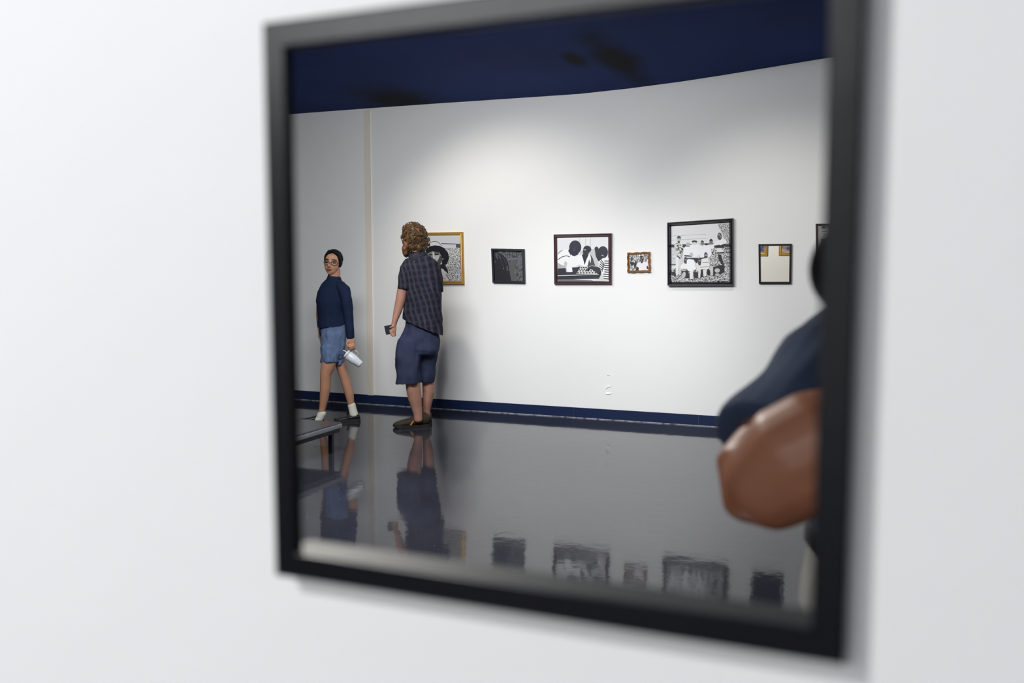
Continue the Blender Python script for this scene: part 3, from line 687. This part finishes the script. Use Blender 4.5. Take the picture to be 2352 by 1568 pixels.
# shoes
SHOE = mat('olive_brown_suede', (0.032, 0.027, 0.018, 1), 0.75, 0.2, vary=0.3, vscale=30)
SOLE = mat('black_rubber_sole', (0.010, 0.009, 0.009, 1), 0.6)
ORNG = mat('orange_stripe', (0.42, 0.16, 0.02, 1), 0.6)
def shoe(parent, heel, toe, wd, ht, mt, stripe=True, name='shoe'):
    ax = (toe - heel); L = ax.length; ax.normalize(); sd = ZZ.cross(ax)
    bm = bmesh.new()
    prof = [(0.0, .40, .86), (.08, .46, 1.0), (.25, .46, 1.0), (.40, .45, .80), (.58, .50, .60), (.80, .52, .46), (.93, .42, .36), (1.0, .22, .22)]
    rows = []
    n = 14
    for tt, ww, hh in prof:
        c = heel + ax * (L * tt); r = []
        for k in range(n):
            a = 2 * math.pi * k / n
            z = math.sin(a); y = math.cos(a)
            r.append(bm.verts.new(c + sd * (wd * ww * (abs(y) ** .8) * (1 if y > 0 else -1)) + ZZ * (0.016 + ht * hh * (z * .5 + .5))))
        rows.append(r)
    for A, B in zip(rows, rows[1:]):
        for k in range(n): bm.faces.new((A[k], A[(k + 1) % n], B[(k + 1) % n], B[k]))
    bm.faces.new(rows[0][::-1]); bm.faces.new(rows[-1])
    o = fin(name, bm, mt, parent, True)
    bm = bmesh.new(); bot, top = [], []
    for tt, ww, hh in prof:
        c = heel + ax * (L * (tt * 1.03 - .015)); lift = 0.010 * max(0, (tt - .7) / .3) ** 2
        bot.append((c, ww * wd * 1.06, lift))
    ring0 = [bm.verts.new(V((c.x, c.y, 0.001 + l)) + sd * w_) for c, w_, l in bot] + [bm.verts.new(V((c.x, c.y, 0.001 + l)) - sd * w_) for c, w_, l in bot[::-1]]
    ring1 = [bm.verts.new(v.co + ZZ * 0.024) for v in ring0]
    m_ = len(ring0)
    for k in range(m_): bm.faces.new((ring0[k], ring0[(k + 1) % m_], ring1[(k + 1) % m_], ring1[k]))
    bm.faces.new(ring0[::-1]); bm.faces.new(ring1)
    fin('sole', bm, SOLE, o)
    if stripe:
        bm = bmesh.new(); c = heel + ax * (L * .52)
        side = -sd if (-sd).dot(FH) < 0 else sd
        obox(bm, c + side * (wd * .475) + ZZ * 0.048, ax, side, (ZZ * .8 - ax * .5).normalized(), 0.008, 0.006, 0.022)
        fin('stripe', bm, ORNG, o)
    return o
g0 = PZ(984, 978, 0); g1 = PZ(905, 983, 0)
shoe(man, g0, g1, 0.112, 0.112, SHOE)
g2 = PZ(991, 973.5, 0); g3 = g2 + (g1 - g0).normalized() * 0.27 + FH * 0.05
shoe(man, g2, g3, 0.10, 0.105, SHOE, False)
# phone in his hand
bm = bmesh.new(); ax = (M.p(886, 748) - M.p(893.5, 766.5)).normalized(); az = (M.p(893, 747) - M.p(886, 749)).normalized()
obox(bm, M.p(893, 757, -.097), (ZZ * .95 - RT * .2).normalized(), (RT * .95 + ZZ * .2).normalized(), FH, 0.037, 0.030, 0.0045); bevel(bm, 0.003)
ph = fin('phone', bm, mat('black_phone_shell', (0.010, 0.011, 0.018, 1), 0.3)); tag(ph, "black phone held in the bearded man's left hand", 'phone')
bm = bmesh.new(); obox(bm, M.p(893, 757, -.1018), (ZZ * .95 - RT * .2).normalized(), (RT * .95 + ZZ * .2).normalized(), FH, 0.033, 0.026, 0.0006)
fin('screen', bm, mat('dark_phone_glass', (0.014, 0.014, 0.030, 1), 0.1), ph)

# ------------------------------------------------------------------ the walking woman
WM = Fig(7.80)
wom = empty('person'); tag(wom, 'woman with glasses in navy sweater and denim shorts, walking left head turned', 'person')
hx = 764
bm = bmesh.new()
WM.el(bm, 766, 596, .015, 19.5, 23, 22)                                   # skull
WM.st(bm, [(763, 590, -.035, 16.5, 13), (761.5, 604, -.04, 17, 13), (761, 615, -.040, 16, 12), (759.5, 623, -.043, 11.5, 9)])   # face to chin
WM.el(bm, 757.5, 627, -.052, 5.5, 4.5, 4)
WM.st(bm, [(756.6, 600, -.078, 1.8, 3), (755.6, 606, -.094, 2.3, 3), (755.4, 610, -.100, 3.0, 3)], 8)                          # nose
WM.el(bm, 755.3, 611.5, -.094, 4.3, 3, 2.1)
WM.el(bm, 771.5, 612, -.045, 5, 4, 6); WM.el(bm, 749.5, 610, -.045, 4, 4, 6)                                                     # cheeks
WM.el(bm, 782.5, 606, .0, 2.4, 3.6, 5)                                                                                            # ear
WM.st(bm, [(767, 618, .005, 14, 14), (767.5, 634, .01, 14.5, 14), (768, 646, .015, 18, 16), (764, 668, .02, 29, 20), (761, 692, .02, 32, 22), (763, 722, .02, 27, 20), (764, 752, .02, 28, 22), (764, 790, .02, 27, 25)])
WM.st(bm, [(786, 664, -.02, 8, 9), (797, 690, -.06, 10, 11), (801, 722, -.08, 9, 9), (804, 752, -.09, 7.5, 8), (806, 776, -.10, 6, 6.5)])
WM.st(bm, [(806, 774, -.10, 6.4, 5.5), (806, 783, -.105, 9.5, 5.5), (806, 792, -.105, 8.5, 5)])       # hand
for i, x in enumerate((799, 803.5, 808, 812)):
    l = (5, 7, 6, 3.5)[i]
    WM.st(bm, [(x, 790, -.115, 2.2, 2.2), (x + 1.2, 790 + l, -.135, 2.1, 2.1), (x + 2.2, 796 + l, -.125, 1.9, 1.9), (x + 2.2, 798 + l * .7, -.10, 1.7, 1.7)], 8)
WM.st(bm, [(799, 781, -.12, 2.8, 2.8), (796.5, 789, -.14, 2.4, 2.4), (799, 796, -.145, 2.0, 2.0)], 8)
WM.st(bm, [(742, 662, .12, 9, 11), (735, 690, .15, 8, 10), (733, 725, .16, 7.5, 9), (735, 752, .15, 6, 7), (735.5, 764, .14, 4.6, 6)])
WM.st(bm, [(735.5, 762, .14, 4.4, 6.5), (735.2, 774, .135, 4.6, 6.5)])
for i in range(4): WM.st(bm, [(735.5, 773, .118 + i * .012, 1.9, 1.9), (735.8, 782, .114 + i * .013, 1.8, 1.8), (737.2, 789 - i, .115 + i * .013, 1.6, 1.6)], 8)
WM.st(bm, [(736, 768, .112, 2.2, 2.2), (738.5, 777, .10, 1.9, 1.9)], 8)
# legs
WM.st(bm, [(756, 800, -.02, 19, 20), (756.5, 826, -.04, 19, 20), (752, 845, -.05, 15.5, 17), (748, 860, -.055, 13, 14.5), (747.5, 873, -.05, 12.3, 14), (747, 893, -.04, 12.2, 14.5), (744.5, 915, -.035, 10.2, 12), (741, 935, -.03, 8, 9), (738, 950, -.03, 7, 8), (735, 960, -.03, 7, 8)])
WM.st(bm, [(776, 800, .05, 17, 19), (781, 832, .07, 12.5, 17), (787, 852, .08, 11.5, 15), (792, 868, .085, 11, 13.5), (798, 888, .09, 11.3, 14), (802.5, 905, .09, 10.5, 12.5), (805.5, 922, .09, 8.3, 9.5), (808.5, 936, .09, 7, 8), (812, 952, .09, 7, 8)])
me = remesh(bm, 0.0055, 2); link('body', me, SKINW, wom, True)
# features
for x, o in ((750.5, -.088), (767, -.084)):
    bm = bmesh.new(); WM.el(bm, x, 601.5 + (x > 760) * 1.5, o, 4.2, 1.8, 2.1); fin('eye', bm, mat('dark_eye', (0.02, 0.012, 0.01, 1), 0.25), wom, True)
bm = bmesh.new()
WM.st(bm, [(745.5, 596, -.08, 1.0, 1), (750, 594.5, -.088, 1.3, 1), (754.5, 596, -.09, 1.0, 1)], 8); WM.st(bm, [(761.5, 596.8, -.09, 1.0, 1), (767, 596, -.087, 1.3, 1), (773, 598.5, -.075, 0.9, 1)], 8)
fin('eyebrows', bm, mat('black_brow', (0.03, 0.018, 0.012, 1), 0.7), wom, True)
bm = bmesh.new()
WM.st(bm, [(750, 617.5, -.083, 0.6, 1), (755, 616.8, -.092, 1.2, 1.4), (761, 618.3, -.086, 0.6, 1)], 8); WM.st(bm, [(750.5, 619.2, -.082, 0.8, 1), (755.5, 620.0, -.090, 1.4, 1.4), (761, 619.6, -.085, 0.8, 1)], 8)
fin('lips', bm, mat('rose_lips', (0.23, 0.065, 0.055, 1), 0.4), wom, True)
bm = bmesh.new()
def loop(bm, c, ax, ay, rx, ry, r, n=18):
    pts = [c + ax * (rx * math.cos(2 * math.pi * k / n)) + ay * (ry * math.sin(2 * math.pi * k / n)) for k in range(n + 1)]
    tube(bm, pts, r, 6)
for x, y, o in ((750, 602.5, -.098), (767.5, 604, -.093)): loop(bm, WM.p(x, y, o), (RT + FH * (-.25 if x < 760 else .25)).normalized(), ZZ, 7.0 * WM.k, 5.0 * WM.k, 0.0024)
tube(bm, [WM.p(757, 602, -.100), WM.p(760.5, 602.3, -.099)], 0.0016, 6); tube(bm, [WM.p(774.5, 603.5, -.085), WM.p(783, 604, .0)], 0.0016, 6); tube(bm, [WM.p(743.2, 602, -.09), WM.p(746, 602, 0.0)], 0.0014, 6)
fin('glasses', bm, mat('thin_brown_spectacle_rim', (0.06, 0.04, 0.025, 1), 0.3, 0.5), wom, True)
# hair pulled back
bm = bmesh.new()
WM.el(bm, 767.5, 594.5, .03, 20.5, 22, 22.5); WM.el(bm, 776, 600, .02, 10.5, 17, 16); WM.el(bm, 775, 603, .11, 9, 9, 10)
WM.st(bm, [(747.5, 600, -.025, 2.6, 8), (749, 588, -.045, 3.5, 9), (756, 579, -.05, 5, 8), (765, 576, -.05, 4.6, 8), (774, 582, -.04, 5, 9), (780, 595, -.02, 4, 9), (782, 608, .0, 2.6, 6)])
me = remesh(bm, 0.0055, 2); wrinkle(me, 0.003, 60, 3)
link('hair', me, mat('black_hair', (0.005, 0.004, 0.005, 1), 0.6, 0.1), wom, True)
# sweater
SWEAT = mat('navy_knit', (0.008, 0.015, 0.042, 1), 0.85, 0.15, bump=0.12, bscale=60, vary=0.25, vscale=7)
bm = bmesh.new()
WM.st(bm, [(767.5, 638.5, .012, 16.5, 16), (767, 642, .012, 17.5, 16.5), (767, 649, .015, 24, 19), (765.5, 658, .02, 29, 21), (763.5, 674, .02, 34, 24), (761, 692, .02, 35.5, 26), (762, 708, .02, 32.5, 25), (763, 724, .02, 31, 24), (764, 748, .02, 32, 25), (764, 768, .02, 31, 25)])
WM.st(bm, [(781, 655, -.002, 12, 16), (790, 666, -.035, 14, 15.5), (796, 688, -.06, 12.5, 14), (800.5, 722, -.08, 11.5, 12), (803.5, 752, -.09, 10, 10.5), (805, 776, -.10, 8.8, 9)], 14, True)
WM.st(bm, [(745, 660, .10, 10, 13), (737, 690, .14, 10, 12), (735, 722, .155, 8.5, 10), (736, 752, .15, 7, 8.5)])
me = remesh(bm, 0.006, 3)
# hem across the torso only: trim what hangs below the waistband inside the torso column
bmx = bmesh.new(); bmx.from_mesh(me)
lim = lambda c: (c - WM.p(764, 752)).dot(RT) < 0.112 and (c - WM.p(764, 752)).dot(FH) > -0.085 and (c - WM.p(764, 752)).dot(RT) > -0.108
kill = [f for f in bmx.faces if f.calc_center_median().z < (WM.p(764, 749.5).z + (f.calc_center_median() - WM.p(764, 752)).dot(RT) * 0.11) and lim(f.calc_center_median())]
bmesh.ops.delete(bmx, geom=kill, context='FACES'); bmx.to_mesh(me); bmx.free()
wrinkle(me, 0.006, 11, 8); wrinkle(me, 0.003, 26, 9)
sw = link('sweater', me, SWEAT, wom, True)
bm = bmesh.new(); WM.st(bm, [(742, 655.2, -.088, 0.6, 1), (746, 654.6, -.092, 0.9, 1), (751, 655, -.094, 0.6, 1)], 8)
# denim shorts
DEN = mat('blue_denim', (0.095, 0.140, 0.245, 1), 0.75, 0.2, bump=0.3, bscale=28, vary=0.35, vscale=16)
bm.free(); bm = bmesh.new()
WM.st(bm, [(765, 746, .02, 30, 24), (766, 758, .02, 30.5, 25), (765.5, 780, .02, 30, 28), (764.5, 800, .02, 29, 29), (764, 812, .02, 28.5, 28)])
WM.st(bm, [(757, 800, -.02, 20.5, 23), (757, 816, -.035, 20, 23), (757, 831, -.04, 20.5, 23)], 14, True)
WM.st(bm, [(775, 800, .04, 18, 22), (778, 816, .06, 15.5, 21), (779.5, 834, .07, 14.5, 20)], 14, True)
me = remesh(bm, 0.0055, 3); wrinkle(me, 0.010, 16, 11); wrinkle(me, 0.006, 34, 12)
link('denim_shorts', me, DEN, wom, True)
# socks and shoes
SOCK = mat('white_ribbed_sock', (0.62, 0.61, 0.55, 1), 0.85, 0.1, bump=0.15, bscale=90)
def sock(pts):
    bm = bmesh.new(); WM.st(bm, pts); me = remesh(bm, 0.0055, 2); link('sock', me, SOCK, wom, True)
sock([(741, 947, -.03, 9, 9.5), (737.5, 953, -.03, 9.5, 10), (734, 961, -.03, 9, 10), (728, 966, -.035, 6.5, 9)])
sock([(807.5, 929, .09, 9.5, 10), (810, 940, .09, 9.5, 10), (812.5, 950, .09, 10, 10), (814, 958, .09, 9.5, 9.5)])
BLKSH = mat('black_leather_shoe', (0.006, 0.006, 0.008, 1), 0.4, 0.4)
a0 = PZ(743, 968.5, 0); shoe(wom, a0, a0 + (-RT) * 0.235 - FH * 0.05, 0.088, 0.050, BLKSH, False)
a1 = PZ(826, 965.5, 0); s_ = shoe(wom, a1, a1 + (PZ(772, 968.5, 0) - a1).normalized() * 0.235, 0.088, 0.050, BLKSH, False)
bm = bmesh.new(); WM.st(bm, [(801, 958, .03, 2, 2), (797, 950, .05, 2, 2), (797, 945, .085, 2, 2), (801, 951, .125, 2, 2)], 8); fin('strap', bm, BLKSH, s_, True)
# tumbler hanging from her hand
TUM = mat('pale_grey_tumbler', (0.66, 0.69, 0.74, 1), 0.35, 0.5); LID = mat('white_plastic_lid', (0.72, 0.74, 0.76, 1), 0.35, 0.5)
tum = empty('tumbler'); tag(tum, "pale grey insulated tumbler with handle, tilted, hanging from the woman's hand", 'tumbler')
c0, c1 = WM.p(799.5, 815, -.10), WM.p(829, 837.5, -.10); ax = (c1 - c0).normalized()
def revolve(bm, prof, a, axis, n=24):
    u = axis.orthogonal().normalized(); v = axis.cross(u); rows = []
    for s, r in prof: rows.append([bm.verts.new(a + axis * s + u * (r * math.cos(2 * math.pi * k / n)) + v * (r * math.sin(2 * math.pi * k / n))) for k in range(n)])
    for A, B in zip(rows, rows[1:]):
        for k in range(n): bm.faces.new((A[k], A[(k + 1) % n], B[(k + 1) % n], B[k]))
    bm.faces.new(rows[0][::-1]); bm.faces.new(rows[-1])
Lb = (c1 - c0).length
bm = bmesh.new(); revolve(bm, [(0, .041), (.006, .044), (Lb * .5, .043), (Lb * .62, .040), (Lb * .70, .036), (Lb - .008, .034), (Lb, .030)], c0, ax); fin('body', bm, TUM, tum, True)
bm = bmesh.new(); revolve(bm, [(-.004, .036), (-.006, .043), (-.020, .043), (-.024, .038), (-.026, .030)], c0, ax); fin('lid', bm, LID, tum, True)
bm = bmesh.new(); tube(bm, [c0 - ax * .02 + (ax.cross(FH)).normalized() * (.012), c0 - ax * .05 + (ax.cross(FH)).normalized() * (.012), c0 - ax * .062 + ax.cross(FH).normalized() * .006], 0.004, 8); fin('straw', bm, LID, tum, True)
bm = bmesh.new(); tube(bm, [WM.p(805, 809, -.10), WM.p(808, 803.5, -.105), WM.p(812, 802.5, -.105), WM.p(821, 808, -.105), WM.p(822.5, 811, -.105), WM.p(820, 818, -.105), WM.p(817, 820, -.10)], 0.006, 8)
fin('handle', bm, mat('grey_tumbler_handle', (0.36, 0.35, 0.36, 1), 0.4), tum, True)

# ------------------------------------------------------------------ the photographer, reflected at the right edge
PB = Fig(0.98)
pho = empty('person'); tag(pho, 'person in navy short sleeves at the right edge, bent brown elbow, holding up a camera', 'person')
def WS(bm, pts, n=16, flat=False): stroke(bm, [(V(c), a, b) for c, a, b in pts], n, V((0, 1, 0)), flat)
elb = PD(1742, 1095, 0.93); shd = PD(1968, 770, 1.10); hand = V((0.060, 0.985, 1.295))
bm = bmesh.new()
ell(bm, (0.085, 1.125, 1.425), 0.076, 0.098, 0.115, (V((1, 0, 0)), V((0, 1, 0)), ZZ))                     # head
ell(bm, (0.085, 1.085, 1.365), 0.055, 0.07, 0.06, (V((1, 0, 0)), V((0, 1, 0)), ZZ))                       # jaw
ell(bm, (0.085, 1.022, 1.400), 0.016, 0.022, 0.024, (V((1, 0, 0)), V((0, 1, 0)), ZZ))                     # nose
for s in (-1, 1): ell(bm, (0.085 + s * 0.078, 1.13, 1.41), 0.012, 0.022, 0.032, (V((1, 0, 0)), V((0, 1, 0)), ZZ))
WS(bm, [((0.085, 1.16, 1.33), .055, .06), ((0.09, 1.19, 1.26), .065, .065), ((0.11, 1.22, 1.19), .120, .075), ((0.125, 1.25, 1.05), .125, .080), ((0.13, 1.27, 0.88), .125, .080), ((0.13, 1.27, 0.74), .135, .09)])
WS(bm, [(shd, .050, .052), (shd.lerp(elb, .5), .048, .050), (shd.lerp(elb, .8), .050, .050), (elb, .052, .052), (elb + V((-0.004, -0.012, -0.030)), .036, .038)])
WS(bm, [(elb + V((0.004, -0.012, -0.012)), .052, .050), (elb.lerp(hand, .25) + V((0.004, -0.020, -0.006)), .066, .060), (elb.lerp(hand, .45) + V((0.010, -0.022, -0.010)), .066, .060), (elb.lerp(hand, .70) + V((0.010, -0.014, -0.012)), .050, .046), (elb.lerp(hand, .92), .030, .030), (hand, .028, .026)])
pal = hand + V((0.0, -0.055, 0.030))
WS(bm, [(hand, .03, .024), (pal, .042, .016), (pal + V((0.004, -0.03, 0.004)), .040, .014)])
for i in range(4):
    a_ = pal + V((-0.030 + i * 0.021, -0.03, 0.002)); l_ = (.055, .065, .06, .046)[i]
    sx = (-1, -.4, .3, 1)[i]
    stroke(bm, [(a_, .0095, .0095), (a_ + V((sx * .012, -l_ * .5, .004)), .0092, .0092), (a_ + V((sx * .026, -l_ * .8, .022)), .0088, .0088), (a_ + V((sx * .028, -l_ * .85, .040)), .008, .008)], 10, V((1, 0, 0)))
stroke(bm, [(pal + V((-.034, .012, .0)), .013, .012), (pal + V((-.052, -.012, .020)), .0115, .011), (pal + V((-.050, -.030, .046)), .009, .009)], 10, V((1, 0, 0)))
# other arm, up to the camera grip
sh2, el2, hd2 = V((0.235, 1.19, 1.225)), V((0.31, 1.04, 1.075)), V((0.128, 0.985, 1.375))
WS(bm, [(sh2, .05, .052), (sh2.lerp(el2, .6), .046, .046), (el2, .043, .043)]); WS(bm, [(el2, .042, .042), (el2.lerp(hd2, .4), .042, .042), (el2.lerp(hd2, .85), .029, .029), (hd2, .03, .026)])
for i in range(4):
    a_ = hd2 + V((-0.012, -0.018, 0.030 - i * 0.020)); stroke(bm, [(a_ + V((.02, 0, 0)), .0095, .0095), (a_ + V((.012, -.040, 0)), .009, .009), (a_ + V((-.014, -.046 + i * .002, 0)), .0085, .0085)], 10, ZZ)
stroke(bm, [(hd2 + V((-.004, .012, .02)), .012, .012), (hd2 + V((-.028, .022, .028)), .010, .010), (hd2 + V((-.046, .02, .02)), .009, .009)], 10, ZZ)
# legs and feet
for s, x in ((-1, 0.05), (1, 0.215)): WS(bm, [((x, 1.27, .78), .082, .09), ((x, 1.27, .62), .075, .08), ((x, 1.27, .44), .052, .056), ((x, 1.28, .28), .05, .055), ((x, 1.29, .07), .034, .036)]); stroke(bm, [(V((x, 1.31, .035)), .032, .03), (V((x - .0, 1.10, .028)), .035, .022)], 12, ZZ)
me = remesh(bm, 0.0048, 8); link('body', me, SKINB, pho, True)
NAVY = mat('navy_jersey', (0.030, 0.045, 0.085, 1), 0.85, 0.15, vary=0.2, vscale=8)
bm = bmesh.new()
hemc = shd.lerp(elb, .84)
dirA = (elb - shd).normalized()
WS(bm, [((0.09, 1.19, 1.275), .075, .075), ((0.105, 1.215, 1.225), .125, .092), ((0.125, 1.245, 1.12), .165, .112), ((0.13, 1.265, 1.02), .162, .112)])
WS(bm, [(V((0.05, 1.165, 1.27)), .065, .070), (shd + V((0.0, 0, .012)), .068, .070), (shd.lerp(elb, .3) + V((-.004, 0, .010)), .066, .068), (shd.lerp(elb, .5) + V((-.006, 0, .006)), .064, .068), (hemc + V((-.006, 0.006, .004)), .070, .070)], 16, True)
WS(bm, [(V((0.215, 1.185, 1.24)), .055, .065), (sh2.lerp(el2, .4), .062, .064), (sh2.lerp(el2, .75), .060, .062)], 16, True)
me = remesh(bm, 0.0055, 3); wrinkle(me, 0.010, 14, 21); link('shirt', me, NAVY, pho, True)
bm = bmesh.new()
WS(bm, [((0.13, 1.262, 1.10), .158, .110), ((0.13, 1.27, 0.985), .170, .118), ((0.13, 1.27, 0.915), .178, .122)])
me = remesh(bm, 0.006, 2); wrinkle(me, 0.008, 16, 23); link('undershirt', me, mat('pale_grey_tee', (0.22, 0.22, 0.212, 1), 0.85), pho, True)
bm = bmesh.new(); WS(bm, [((0.13, 1.265, 1.035), .172, .122), ((0.13, 1.266, 1.014), .172, .122)]); fin('strap', bm, BBLK, pho, True)
bm = bmesh.new(); WS(bm, [((0.13, 1.27, 0.93), .160, .115), ((0.13, 1.27, 0.74), .170, .118)])
for x in (0.05, 0.215): WS(bm, [((x, 1.27, .80), .09, .10), ((x, 1.27, .44), .07, .075), ((x, 1.285, .06), .062, .07)])
me = remesh(bm, 0.007, 2); link('trousers', me, mat('black_trouser_cloth', (0.012, 0.012, 0.014, 1), 0.85), pho, True)
bm = bmesh.new()
ell(bm, (0.085, 1.140, 1.455), 0.084, 0.100, 0.098, (V((1, 0, 0)), V((0, 1, 0)), ZZ)); me = remesh(bm, 0.006, 1)
cut(me, V((0.085, 1.06, 1.44)), V((0, -0.8, -0.6))); link('hair', me, mat('black_short_hair', (0.01, 0.009, 0.01, 1), 0.6), pho, True)
for x in (0.06, 0.11):
    bm = bmesh.new(); ell(bm, (x, 1.035, 1.43), 0.012, 0.008, 0.007, (V((1, 0, 0)), V((0, 1, 0)), ZZ)); fin('eye', bm, MATS['dark_eye'], pho, True)
bm = bmesh.new(); ell(bm, (0.085, 1.022, 1.352), 0.024, 0.008, 0.008, (V((1, 0, 0)), V((0, 1, 0)), ZZ)); fin('lips', bm, mat('brown_lips', (0.13, 0.045, 0.035, 1), 0.4), pho, True)
for x in (0.05, 0.215): shoe(pho, V((x, 1.34, 0)), V((x - .01, 1.06, 0)), 0.10, 0.085, BLKSH, False)
# the camera
CB = mat('black_camera_body', (0.012, 0.012, 0.014, 1), 0.45, 0.4); CG = mat('coated_lens_glass', (0.01, 0.012, 0.03, 1), 0.05, 0.8)
cm = empty('camera_in_hands'); cm.name = 'photo_camera'; tag(cm, 'black camera with large lens raised in front of the person at the right edge', 'camera')
lx, lz = 0.016, 1.404
bm = bmesh.new(); box(bm, lx - .034, lx + .096, .955, 1.0, lz - .052, lz + .045); box(bm, lx - .03, lx + .03, .95, 1.0, lz + .04, lz + .075); box(bm, lx + .07, lx + .098, .925, .99, lz - .052, lz + .04)
me = remesh(bm, 0.003, 2); link('body', me, CB, cm, True)
bm = bmesh.new(); revolve(bm, [(0, .034), (.03, .036), (.035, .0375), (.075, .0375), (.08, .036), (.10, .0365), (.113, .035)], V((lx, .957, lz)), V((0, -1, 0)), 32); fin('lens_barrel', bm, CB, cm, True)
bm = bmesh.new()
hd = [(0.108, .0400), (.112, .041), (.150, .0455), (.150, .0435), (.116, .0385), (.108, .0350)]
u, v = V((1, 0, 0)), ZZ; rows = []
for s, r in hd: rows.append([bm.verts.new(V((lx, .957 - s, lz)) + u * (r * math.cos(2 * math.pi * k / 32)) + v * (r * math.sin(2 * math.pi * k / 32))) for k in range(32)])
for A, B in zip(rows, rows[1:] + rows[:1]):
    for k in range(32): bm.faces.new((A[k], A[(k + 1) % 32], B[(k + 1) % 32], B[k]))
fin('lens_hood', bm, CB, cm, True)
bm = bmesh.new(); revolve(bm, [(.112, .034), (.118, .028), (.121, .016), (.1215, .004)], V((lx, .957, lz)), V((0, -1, 0)), 32); fin('front_glass', bm, CG, cm, True)
